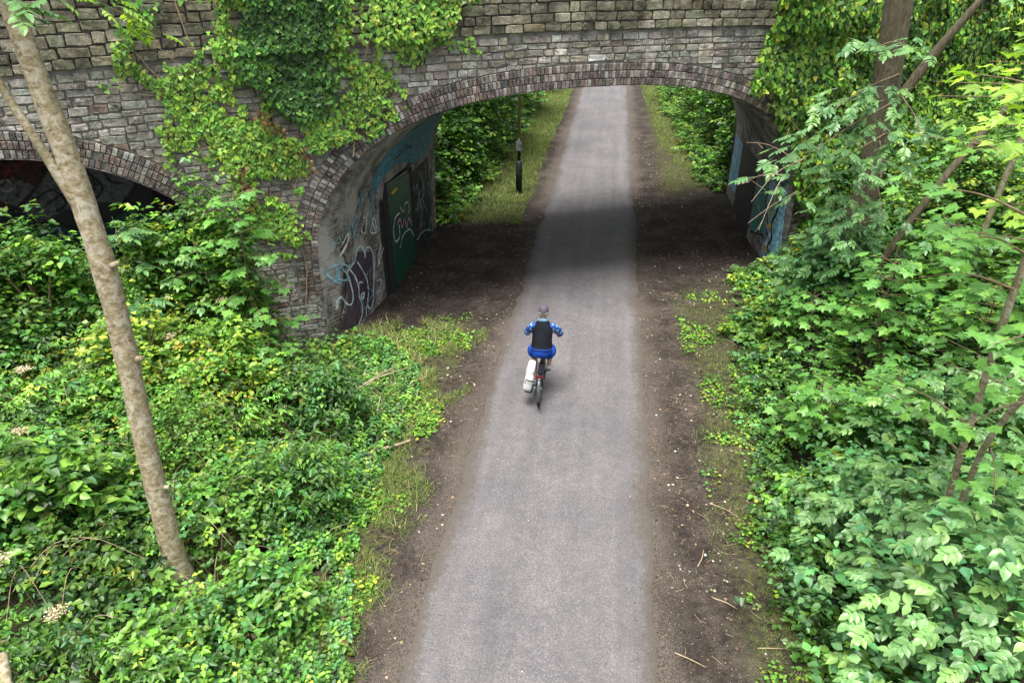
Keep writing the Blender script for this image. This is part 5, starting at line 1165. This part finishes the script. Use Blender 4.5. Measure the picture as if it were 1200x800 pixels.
q = smooth_path([(6.3, 8.9, 1.0), (6.2, 8.8, 3), (6.0, 8.7, 5.5), (5.9, 8.6, 7.5), (6.0, 8.5, 9)], 6); MB().tube([p - MRs for p in q], lerp_list([.08, .07, .05, .03], len(q)), 10, True, .06).build('trunk', M['bark'], mr_, True)
for k in range(23):
    hz_ = U(3.6, 7.0); tx_, ty_ = U(4.4, 7.2), U(7.4, 10.2); u_, v_, z_ = px_of((tx_, ty_, hz_))
    if u_ < 1050: tx_ += .7
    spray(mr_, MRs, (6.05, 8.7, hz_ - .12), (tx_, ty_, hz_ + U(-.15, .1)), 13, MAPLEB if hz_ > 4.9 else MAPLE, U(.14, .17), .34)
# right: maple saplings on the bank
def rel(b, pts): return [(p[0] - b[0], p[1] - b[1], p[2] - b[2]) for p in pts]
for lab, bx_, by_, top, n, sz in (('leafy maple sapling at the bank edge beside the earth verge', 3.7, 9.6, 1.75, 80, .14), ('tall maple sapling in front of the brown tree trunk', 4.9, 11.2, 3.3, 140, .15), ('maple sapling left of the brown tree trunk base', 4.25, 12.6, 1.9, 90, .14),
                                   ('maple sapling right of the brown tree trunk', 6.0, 10.2, 3.3, 120, .15), ('maple sapling high on the bank near the right frame edge', 6.6, 8.4, 3.6, 110, .15), ('broad low maple sapling below the leaning stems', 4.5, 9.0, 2.3, 100, .14), ('maple sapling under the dark leaning trunk', 6.2, 12.3, 3.6, 110, .15), ('tall maple sapling near the top of the right bank', 7.4, 10.6, 4.6, 120, .16), ('maple sapling at the foot of the stout brown tree', 5.0, 13.7, 2.4, 100, .15)):
    b_ = (bx_, by_, gz(bx_, by_)); sapling(lab, b_, rel(b_, [(bx_ - .1, by_ - .1, (top + b_[2]) / 2), (bx_ - .2, by_ - .15, top)]), min(290, int(n * 2.4)), MAPLE, sz * 1.1, .8, 'maple_sapling')

# right: big brown tree with ash leaves on long low boughs
bt_ = thing('ash_tree', 'stout brown barked tree forking in front of the ivy bank', 'tree', (5.35, 14.9, gz(5.35, 14.9))); B_ = Vector(bt_.location)
tr_ = smooth_path([(5.30, 14.85, .4), (5.35, 14.95, 1.5), (5.45, 15.05, 3.0), (5.40, 15.1, 4.6), (5.22, 15.15, 6.5), (5.15, 15.2, 8.2), (5.3, 15.3, 10)], 6)
MB().tube([p - B_ for p in tr_], lerp_list([.36, .27, .25, .25, .25, .20, .12], len(tr_)), 18, True, .07).build('trunk', M['bark'], bt_, True)
bough = smooth_path([(5.40, 15.05, 4.4), (5.62, 14.95, 5.0), (5.95, 14.9, 5.7), (6.3, 14.8, 6.4), (7.0, 14.7, 7.6)], 5); MB().tube([p - B_ for p in bough], lerp_list([.12, .10, .08, .05], len(bough)), 12, True, .07).build('bough', M['bark'], bt_, True)
for root, tip, n, wd in (((5.5, 14.9, 4.9), (3.1, 12.0, 4.3), 40, .5), ((5.5, 14.9, 4.3), (3.4, 12.6, 3.6), 36, .5), ((5.45, 14.9, 5.4), (3.6, 12.4, 5.1), 36, .55), ((5.4, 14.8, 3.4), (4.1, 12.6, 2.9), 32, .5), ((5.5, 14.9, 5.9), (4.1, 12.5, 6.1), 30, .5), ((5.3, 14.6, 3.6), (5.0, 12.6, 3.2), 26, .5), ((5.3, 14.6, 4.2), (4.6, 12.2, 4.1), 22, .5), ((5.4, 14.8, 2.8), (4.7, 12.9, 2.2), 26, .5), ((5.6, 14.9, 5.0), (5.2, 12.2, 4.6), 28, .5), ((5.6, 14.9, 7.6), (4.6, 14.0, 8.3), 20, .6), ((5.7, 15.2, 8.8), (6.6, 14.5, 9.5), 20, .6), ((6.8, 14.8, 6.7), (7.4, 13.4, 6.9), 20, .5)):
    spray(bt_, B_, root, tip, int(n * .95), ASH, 1.15, wd, 'stem_brown', .018, -.12)
# bare twigs at the bough tips
for root, tip in (((3.3, 12.3, 4.35), (2.35, 11.2, 3.9)), ((3.2, 12.1, 4.35), (2.2, 11.6, 4.75)), ((3.4, 12.6, 3.7), (2.5, 11.9, 3.3)), ((2.9, 11.8, 4.2), (2.3, 11.9, 4.0)), ((2.9, 11.8, 4.15), (2.5, 11.0, 3.5)), ((3.5, 12.5, 4.4), (2.5, 12.0, 5.3))):
    m_ = (Vector(root) + Vector(tip)) / 2 + Vector((U(-.1, .1), U(-.1, .1), U(.02, .12))); q = smooth_path([root, m_, tip], 4)
    for k in range(1):
        e_ = Vector(root).lerp(Vector(tip), U(.35, .9)); MB().tube([e_ - B_, e_ + Vector((U(-.4, .1), U(-.3, .3), U(-.25, .3))) - B_], [.004, .002], 4, False).build('twig', M['twig'], bt_)
    MB().tube([p - B_ for p in q], lerp_list([.007, .003], len(q)), 5, False).build('twig', M['twig'], bt_)
# second, leaning trunk and a slim pale trunk
lt_ = thing('leaning_tree', 'dark mossy trunk leaning right beside the stout brown tree', 'tree', (5.1, 13.3, gz(5.1, 13.3))); B_ = Vector(lt_.location)
q = smooth_path([(5.1, 13.3, .6), (5.4, 13.4, 1.8), (5.85, 13.5, 3.0), (6.6, 13.7, 4.4), (7.6, 13.9, 5.9), (8.6, 14.1, 7.4)], 6); MB().tube([p - B_ for p in q], lerp_list([.085, .075, .065, .04], len(q)), 12, True, .08).build('trunk', M['bark'], lt_, True)
for root, tip, n in (((6.6, 13.7, 4.4), (6.4, 12.2, 4.5), 26), ((5.85, 13.5, 3.0), (6.3, 11.8, 3.2), 24), ((7.8, 13.95, 6.2), (7.4, 12.4, 6.3), 26), ((8.0, 14, 6.0), (8.9, 12.8, 5.6), 24), ((8.8, 14.1, 7.0), (8.2, 13, 7.3), 18)): spray(lt_, B_, root, tip, n, ASH if n == 24 else MAPLE, 1.0 if n == 24 else .16, .5, 'stem_brown', .02, -.15)
pt_ = thing('slim_tree', 'slim pale trunk standing behind the layered maple leaves', 'tree', (6.4, 12.1, gz(6.4, 12.1))); B_ = Vector(pt_.location)
q = smooth_path([(6.4, 12.1, .6), (6.45, 12.15, 3), (6.6, 12.2, 5.2), (6.75, 12.2, 7.2), (6.7, 12.2, 9)], 6); MB().tube([p - B_ for p in q], lerp_list([.055, .05, .045, .03], len(q)), 10, True, .06).build('trunk', M['bark_pale'], pt_, True)
for root, tip, n in (((6.6, 12.2, 5.4), (6.0, 10.6, 5.3), 24), ((6.6, 12.2, 6.2), (5.6, 11.0, 6.4), 24), ((6.7, 12.2, 6.6), (7.6, 10.8, 6.5), 24), ((6.7, 12.2, 7.6), (6.2, 11.3, 8.1), 16)): spray(pt_, B_, root, tip, n, MAPLEB, .16, .45, 'stem_brown', .015, -.12)

elder('tall pinnate leaved shrub hanging over the right end of the main arch', 4.75, 13.9, .8, 2.7, 220, ASH, 13, 1.15)
# shrubs of joined foliage
def bush(label, x, y, rx, ry, h, n, size, tpl, cols, w, group=None, cat='bush', name='bush', z0=None, tri=False):
    z0 = gz(x, y) if z0 is None else z0; t = thing(name, label, cat, (x, y, z0), group); L = Leaves()
    K = max(10, n // 55); th = rnd(K) * 6.28; ph = np.arccos(1 - 1.15 * rnd(K)); rr = .62 + .42 * rnd(K)
    cx, cy_, cz = rx * np.sin(ph) * np.cos(th) * rr, ry * np.sin(ph) * np.sin(th) * rr, h * (.28 + .66 * np.cos(ph) * rr)
    i = rng.integers(0, K, n // 5); off = nrm_(len(i), 3) * np.array([rx, ry, h]) * .13
    sprigs(L, cx[i] + off[:, 0], cy_[i] + off[:, 1], np.clip(cz[i] + off[:, 2], .03, None), min(rx, ry) * .28, 5, size, tpl, cols, w, tri, .3)
    o = L.build('foliage', M['leaf'], t); o['kind'] = 'stuff'
    for k in range(5):
        a = 1.3 * k; s = MB().tube([(0, 0, -.05), (rx * .2 * math.cos(a), ry * .2 * math.sin(a), h * .4), (rx * .5 * math.cos(a), ry * .5 * math.sin(a), h * .75)], [.03, .02, .008], 6, False); s.build('stem', M['stem_brown'], t)
    return t
bush('dark leafy bush against the right abutment by the teal graffiti', 5.55, 16.6, .65, .9, 2.3, 3800, .10, T_LEAF, [G_DARK, G_MID, G_BLUE], [.3, .45, .25])
bush('low bush at the foot of the right abutment', 4.75, 15.3, .6, .8, 1.0, 2600, .085, T_LEAF, [G_MID, G_BRI, G_BLUE], [.45, .3, .25])
bush('tall bush on the bank behind the leaning mossy trunk', 7.6, 15.4, 1.5, 1.3, 3.2, 6500, .11, T_LEAF, [G_DARK, G_MID, G_BRI, G_YEL], [.25, .4, .25, .1])
bush('bright bush on the bank at the right frame edge', 8.6, 12.0, 1.5, 1.6, 3.0, 6500, .11, T_LEAF, [G_MID, G_BRI, G_YEL], [.35, .4, .25])
far_lab = ['dark evergreen bush behind the lamp post', 'leafy hazel bush left of the lamp post beyond the arch', 'dark bush beside the far end of the left abutment', 'tall shrub beyond the lamp post at the left verge', 'distant bush at the left edge of the far path',
           'dark shrub at the far end of the right abutment', 'leafy bush on the right beyond the arch', 'distant shrub on the right of the far path', 'tall far bush above the right verge', 'farthest bush on the left of the path']
for lab, (bx_, by_, rx_, h_, n_) in zip(far_lab, [(-5.6, 27.5, 1.7, 3.4, 4200), (-5.6, 24.2, 1.1, 2.3, 2800), (-6.3, 21.5, 1.2, 3.2, 3000), (-6.0, 32, 2.0, 4.2, 4200), (-5.6, 39, 2.0, 4.4, 3200), (5.3, 27.3, 1.1, 2.8, 3000), (5.3, 31.5, 1.5, 3.2, 3200), (5.2, 37, 1.9, 3.8, 3200), (5.0, 44, 2.2, 4.5, 3200), (-6.0, 47, 2.4, 5, 3200)]):
    bush(lab, bx_, by_, rx_, rx_ * 1.1, h_, n_, .17, T_LEAF, [G_DARK, G_MID, G_BRI], [.3, .45, .25])
tl_ = ['slim dark trunk behind the lamp post beyond the bridge', 'trunk in the shade beyond the left abutment', 'trunk among the bushes right of the far path', 'added trunk beyond the right abutment, its unseen crown for shade', 'added far trunk on the left bank beyond the bridge, its unseen crown for shade', 'added farthest trunk on the right bank, its unseen crown for shade']
for lab, (bx_, by_, cr_) in zip(tl_, ((-5.4, 29.2, 2.4), (-7.2, 25.0, 3.0), (6.6, 33.0, 3.0), (7.0, 27.5, 3.0), (-6.4, 36.5, 3.2), (6.4, 41, 3.2))):
    t = thing('tree', lab, 'tree', (bx_, by_, gz(bx_, by_))); sg = 1 if bx_ < 0 else -1
    q = smooth_path([(0, 0, -.1), (.1, .05, 2.5), (.05 - .1 * sg, .1, 5), (.2, 0, 8.5)], 4); MB().tube(q, lerp_list([.2, .15, .08], len(q)), 10, True, .06).build('trunk', M['bark'], t, True)
    for k in range(6):
        a = 1.05 * k; MB().tube([(.05, .1, 4.2 + .5 * k), (cr_ * .4 * math.cos(a), cr_ * .4 * math.sin(a), 5.2 + .5 * k), (cr_ * .8 * math.cos(a), cr_ * .8 * math.sin(a), 5.6 + .5 * k)], [.06, .04, .015], 6, False).build('limb', M['bark'], t)
    L = Leaves(); n = 1500; a = rnd(n) * 6.28; r_ = cr_ * rnd(n) ** .5; sprigs(L, r_ * np.cos(a), r_ * np.sin(a), 5.0 + (4.5 * rnd(n)) * np.sqrt(1 - (r_ / cr_ / 1.1) ** 2), .6, 5, .17, T_LEAF, [G_DARK, G_MID, G_BRI], [.3, .45, .25], False, .2); o = L.build('crown', M['leaf'], t); o['kind'] = 'stuff'  # crowns out of view, enlarged to shade the scrub below

# ------------------------------------------------------------------ left: the slender pale tree
sl = thing('slender_tree', 'slender pale barked tree rising from the left bank', 'tree', (-4.93, 5.4, gz(-4.93, 5.4))); B_ = Vector(sl.location)
q = smooth_path([(-4.90, 5.38, .3), (-4.93, 5.40, .9), (-5.02, 5.58, 2.1), (-5.12, 5.86, 3.5), (-5.18, 6.0, 4.35), (-5.36, 6.2, 5.35), (-5.55, 6.35, 6.2), (-5.68, 6.45, 7.0), (-5.75, 6.5, 8.2), (-5.6, 6.6, 10.2)], 8)
rad_ = lerp_list([.20, .135, .118, .116, .116, .118, .106, .102, .085, .05], len(q))
rad_ = [r_ * (1 + .10 * (float(vnoise(i_ * .55, 3.3, 55)) - .5) + .09 * math.exp(-((i_ - 33) / 1.6) ** 2) + .08 * math.exp(-((i_ - 24) / 1.4) ** 2)) for i_, r_ in enumerate(rad_)]
MB().tube([p - B_ for p in q], rad_, 20, True, .06).build('trunk', M['bark_pale'], sl, True)
br_ = smooth_path([(-5.26, 6.08, 4.95), (-5.46, 6.1, 5.45), (-5.62, 6.12, 5.85), (-5.76, 6.15, 6.15), (-5.86, 6.15, 6.55), (-5.9, 6.15, 7.4), (-6.0, 6.2, 9)], 5); MB().tube([p - B_ for p in br_], lerp_list([.06, .045, .04, .035, .025], len(br_)), 10, True, .08).build('bough', M['bark_pale'], sl, True)
for (px_, py_, pz_, dx, dy, dz, r_) in ((-5.10, 6.0, 4.5, .11, 0, .05, .026), (-5.04, 5.85, 3.45, .12, 0, .04, .03), (-4.94, 5.54, 1.9, .11, 0, .03, .024)):
    MB().tube([(px_ - B_.x, py_ - B_.y, pz_ - B_.z), (px_ + dx - B_.x, py_ + dy - B_.y, pz_ + dz - B_.z)], [r_ * 1.5, r_], 8).build('branch_stub', M['bark_pale'], sl, True)
for root, tip, n in (((-5.68, 6.45, 7.3), (-4.9, 5.9, 6.95), 12), ((-5.75, 6.5, 8.0), (-5.0, 5.6, 8.3), 16), ((-5.7, 6.5, 9.0), (-6.4, 5.8, 9.4), 18), ((-5.6, 6.6, 10), (-5.2, 7.2, 10.5), 18)): spray(sl, B_, root, tip, n, ASH, 1.0, .25, 'stem_brown', .012, -.2)
spray(sl, B_, (-5.68, 6.45, 7.2), (-4.75, 7.35, 6.62), 12, [compound('ash_leaf', 3, .10, .2, M['maple_bright'], .8, 77)], 1.0, .12, 'stem', .008, -.3)

# left: saplings by the wall
b_ = (-6.25, 10.35, gz(-6.25, 10.35)); sapling('maple sapling with pale tiered leaves before the pier between the arches', b_, rel(b_, [(-6.22, 10.4, 1.9), (-6.2, 10.45, 3.0), (-6.2, 10.5, 4.05)]), 230, MAPLE, .165, .85, 'maple_sapling', tier=22, rstem=.022, start=.12)
b_ = (-8.0, 9.9, gz(-8.0, 9.9)); sapling('young ash with feathery leaves before the side arch', b_, rel(b_, [(-8.05, 9.9, 2.2), (-8.1, 9.9, 3.6)]), 60, ASH, 1.3, .6, 'ash_sapling', tier=12, matl='stem', droop=.05)
b_ = (-7.3, 10.2, gz(-7.3, 10.2)); sapling('elder sapling right of the side arch opening', b_, rel(b_, [(-7.25, 10.2, 2.0), (-7.1, 10.25, 3.1)]), 60, ELDER, 1.0, .6, 'elder_sapling', tier=12, matl='stem')
b_ = (-9.6, 9.5, gz(-9.6, 9.5)); sapling('broad leaved sapling below the mural in the side arch', b_, rel(b_, [(-9.6, 9.5, 2.1), (-9.65, 9.5, 2.6)]), 40, MAPLE, .2, .6, 'maple_sapling', tier=7, matl='stem')
b_ = (-5.75, 9.6, gz(-5.75, 9.6)); sapling('small maple sapling beside the left pier foot', b_, rel(b_, [(-5.7, 9.6, 1.0), (-5.6, 9.65, 1.6)]), 45, MAPLE, .14, .5, 'maple_sapling', tier=8, matl='stem')
b_ = (-9.3, 8.0, gz(-9.3, 8.0)); sapling('maple sapling left of the slender tree on the upper bank', b_, rel(b_, [(-9.3, 8.0, 2.2), (-9.2, 8.05, 2.6)]), 40, MAPLE, .17, .6, 'maple_sapling', tier=7, matl='stem')

HZ = ([G_MID, G_BRI, G_BLUE, G_YEL], [.36, .38, .16, .10])
bush('leafy bush at the foot of the pier between the two arches', -6.9, 10.75, .85, .6, 3.3, 6500, .10, T_LEAF, *HZ)
bush('tall pale green bush right of the side arch', -7.8, 10.4, .65, .55, 2.5, 4000, .11, T_LEAF, *HZ)
b_ = (-6.75, 10.2, gz(-6.75, 10.2)); sapling('second maple sapling leaning left of the tiered one', b_, rel(b_, [(-6.8, 10.2, 2.0), (-6.95, 10.2, 3.3)]), 90, MAPLE, .16, .7, 'maple_sapling', tier=12, matl='stem')
LB = [('coarse nettle clump left of the slender trunk near the side arch', -9.0, 8.9, .8, 1.35, 2200, .11, T_LEAF, ([G_MID, G_BRI, G_BLUE], [.45, .35, .2])),
      ('yellowing bramble mound right of the slender trunk', -7.3, 8.6, .8, 1.1, 2400, .075, T_ROUND, ([G_YEL, G_BRI, G_GOLD, G_MID], [.36, .36, .08, .2])), ('dark bramble mound at the left frame edge', -9.4, 7.3, .8, 1.3, 2200, .085, T_LEAF, ([G_DARK, G_MID, G_BRI], [.35, .45, .2])),
      ('bright leafy mound between the trunk and the pier shrubs', -6.3, 9.3, .65, 1.0, 2000, .095, T_LEAF, ([G_BRI, G_MID, G_YEL], [.5, .3, .2])), ('fine leaved mound beside the middle of the trunk', -6.0, 7.3, .7, 1.0, 2400, .06, T_LEAF, ([G_MID, G_BRI], [.5, .5])),
      ('broad leaved clump left of the trunk foot', -6.6, 5.6, .7, 1.05, 1500, .13, T_LEAF, ([G_MID, G_BRI, G_BLUE], [.4, .4, .2])), ('dark nettle clump by the grass verge', -4.5, 9.3, .6, .85, 1900, .10, T_NARROW, ([G_MID, G_BLUE, G_DARK], [.45, .35, .2])),
      ('nettle clump right of the trunk foot', -4.15, 7.2, .6, .8, 1800, .10, T_NARROW, ([G_MID, G_BLUE, G_BRI], [.4, .3, .3])), ('bramble mound low at the left frame edge', -7.6, 4.6, .7, 1.15, 1900, .08, T_LEAF, ([G_BRI, G_MID, G_YEL], [.45, .4, .15])),
      ('pale nettle clump near the bottom of the left bank', -3.75, 5.3, .5, .7, 1500, .095, T_LEAF, ([G_BRI, G_BLUE, G_MID], [.4, .3, .3])), ('leafy clump at the bottom edge left of the verge', -4.5, 4.3, .5, .7, 1400, .10, T_LEAF, ([G_MID, G_BRI], [.5, .5]))]
for lab, bx_, by_, r_, h_, n_, sz, tp, (cs_, ws_) in LB: bush(lab, bx_, by_, r_, r_, h_ * 1.4, int(n_ * 1.25), sz, tp, cs_, ws_, None, 'plant', 'undergrowth_clump')
# dry umbels
def umbel(label, top, lean, rays=12, rad=.11, col='umbel'):
    top = Vector(top); bx_, by_ = top.x + lean[0], top.y + lean[1]; z0 = gz(bx_, by_); t = thing('cow_parsley', label, 'wildflower', (bx_, by_, z0), 'dry umbels on the left bank'); b0 = Vector((bx_, by_, z0)); tp = top - b0
    st = smooth_path([(0, 0, -.05), (tp.x * .3, tp.y * .3, tp.z * .5), tp], 4); MB().tube(st, lerp_list([.009, .005], len(st)), 5, False).build('stem', M['stem'], t)
    r_ = MB(); L = Leaves()
    for k in range(rays):
        a = 2.4 * k; q = rad * math.sqrt((k + .5) / rays); e = tp + Vector((math.cos(a) * q, math.sin(a) * q, .09 - q * .25)); r_.tube([tp, e], .0028, 4, False); n = 16
        o_ = np.array(e) + nrm_(n, 3) * np.array([.02, .02, .010]); L.add(T_ROUND, o_, nrm_(n, 3) * [1, 1, .4], np.stack([.5 * nrm_(n), .5 * nrm_(n), np.ones(n)], -1), .012 + .012 * rnd(n), pal(n, [(.52, .42, .27), (.40, .29, .17), (.62, .56, .42)]))
    r_.build('rays', M['stem'], t); h_ = L.build('seed_head', M['grass'], t); h_['kind'] = 'stuff'; return t
for lab, top, lean in (('dry umbel at the left edge before the side arch', (-10.1, 9.0, 3.25), (.05, 0)), ('dry umbel below the arch at left edge, lower of two', (-9.55, 8.6, 2.55), (.1, .1)), ('pale umbel left of the slender tree at mid height', (-8.0, 7.2, 2.2), (-.1, .1)), ('dry umbel low at the left frame edge', (-6.9, 5.0, 2.0), (0, .15)),
                       ('pale umbel in the nettles near the bare soil scrape', (-6.05, 4.35, 1.75), (.1, .1)), ('brown umbel above the bare soil scrape', (-5.35, 4.1, 1.35), (.1, .15)), ('pale umbel between the trunk and the yellowed brambles', (-6.9, 8.9, 1.9), (0, .1)), ('small umbel in the yellowed brambles near the pier', (-6.6, 10.1, 2.0), (.1, 0)), ('pale umbel beside the upper trunk edge', (-7.2, 6.1, 2.0), (.1, .1))): umbel(lab, top, lean, 12, .10)
# tangled dry canes
cn = MB()
for k in range(160):
    if k < 130: xx, yy = U(-9.5, -3.9), U(3.2, 11.2)
    else: xx, yy = GA(-5.7, .3), GA(11.0, .35)
    z0 = gz(xx, yy); a = U(0, 6.28); ln = U(.5, 1.3); h_ = float(hpL(np.array(xx), np.array(yy)))
    p = [Vector((xx, yy, z0 + h_ * .5)), Vector((xx + math.cos(a) * ln * .5, yy + math.sin(a) * ln * .5, z0 + h_ + U(-.02, .22))), Vector((xx + math.cos(a) * ln, yy + math.sin(a) * ln, z0 + h_ * U(.7, 1.1)))]
    q = smooth_path(p, 4); cn.tube(q, lerp_list([.0055, .0025], len(q)), 4, False)
o = cn.build('dry_canes', M['twig']); tag(o, 'tangle of dry bramble canes over the left bank', 'canes', None, 'stuff')

# fallen things on the verge
def fallen(name, label, cat, pts, r0, r1, matl, extra=()):
    pts = [Vector(p) for p in pts]; t0 = pts[0].copy(); q = smooth_path([p - t0 for p in pts], 6); mb = MB().tube(q, lerp_list([r0, r1], len(q)), 8, True, .15)
    for e in extra: mb.tube([Vector(p) - t0 for p in e], [r1, r1 * .5], 5)
    o = mb.build(name, M[matl], None, True); o.location = t0; return tag(o, label, cat)
g_ = lambda x_, y_, dz: (x_, y_, gz(x_, y_) + dz)
fallen('fallen_branch', 'curved fallen branch lying on the left grass verge', 'branch', [g_(-3.85, 8.35, .10), g_(-3.55, 8.75, .10), g_(-3.25, 9.0, .08), g_(-3.05, 9.15, .07)], .03, .02, 'twig')
for k, (a, b_) in enumerate((((-4.3, 9.55), (-3.75, 11.4)), ((-4.25, 9.5), (-3.85, 11.1)), ((-4.35, 9.7), (-3.6, 11.2)))):
    fallen('dry_stalk', ['long straw coloured stalk lying in the nettles by the verge, outermost of three', 'shortest of three straw coloured stalks in the nettles by the verge', 'inner straw coloured stalk lying across the nettles by the verge'][k], 'stalk', [g_(*a, .5), g_((a[0] + b_[0]) / 2, (a[1] + b_[1]) / 2, .48), g_(*b_, .28)], .012, .006, 'umbel')
fallen('log', 'pale log end poking into the bottom left corner', 'log', [(-5.1, 3.05, 1.05), (-5.35, 3.35, 1.1), (-5.75, 3.75, 1.15)], .06, .05, 'bark_pale')
for k, (a, b_) in enumerate((((1.75, 6.5), (2.05, 6.35)), ((2.2, 5.8), (2.75, 5.85)), ((1.2, 5.6), (1.55, 5.45)), ((1.9, 8.3), (2.3, 8.1)), ((1.6, 7.0), (1.72, 7.35)))):
    fallen('stick', ['short pale stick on the right earth verge', 'long thin stick near the elder edge', 'stick beside the asphalt edge at bottom right', 'stick on the verge level with the low elder', 'thin stick pointing along the right verge'][k], 'stick', [g_(*a, .012), g_((a[0] + b_[0]) / 2 + .02, (a[1] + b_[1]) / 2, .02), g_(*b_, .012)], .009, .005, 'twig')
# round tin lid dropped at the verge
M['tin'] = plain('tin_metal', (0.45, 0.46, 0.48), 0.35, 0.2, 14, 0.1, 0.7)
li = thing('tin_lid', 'small round grey tin lying at the bottom right verge', 'tin', g_(2.93, 5.62, .0)); 
v, f = ring(.062, .009, 28, 8); RM = Matrix.Rotation(R(-28), 3, 'X') @ Matrix.Rotation(R(90), 3, 'Y')
part('rim', [RM @ Vector(p) + Vector((0, 0, .06)) for p in v], f, M['tin'], li, True)
dk = [(0, .058 * math.cos(a), .058 * math.sin(a)) for a in np.linspace(0, 2 * math.pi, 24, endpoint=False)]
part('base', [RM @ (Vector(p) + Vector((.02, 0, 0))) + Vector((0, 0, .06)) for p in dk] + [RM @ (Vector(p) + Vector((.0, 0, 0))) + Vector((0, 0, .06)) for p in dk], [tuple(range(24))] + [(i, (i + 1) % 24, 24 + (i + 1) % 24, 24 + i) for i in range(24)], M['mudguard'], li)
v, f = soft_box(.05, .03, .008, 1, 3); part('ring_pull', [RM @ Matrix.Rotation(R(90), 3, 'Y') @ p + Vector((.0, -.01, .07)) for p in v], f, M['tin'], li, True)
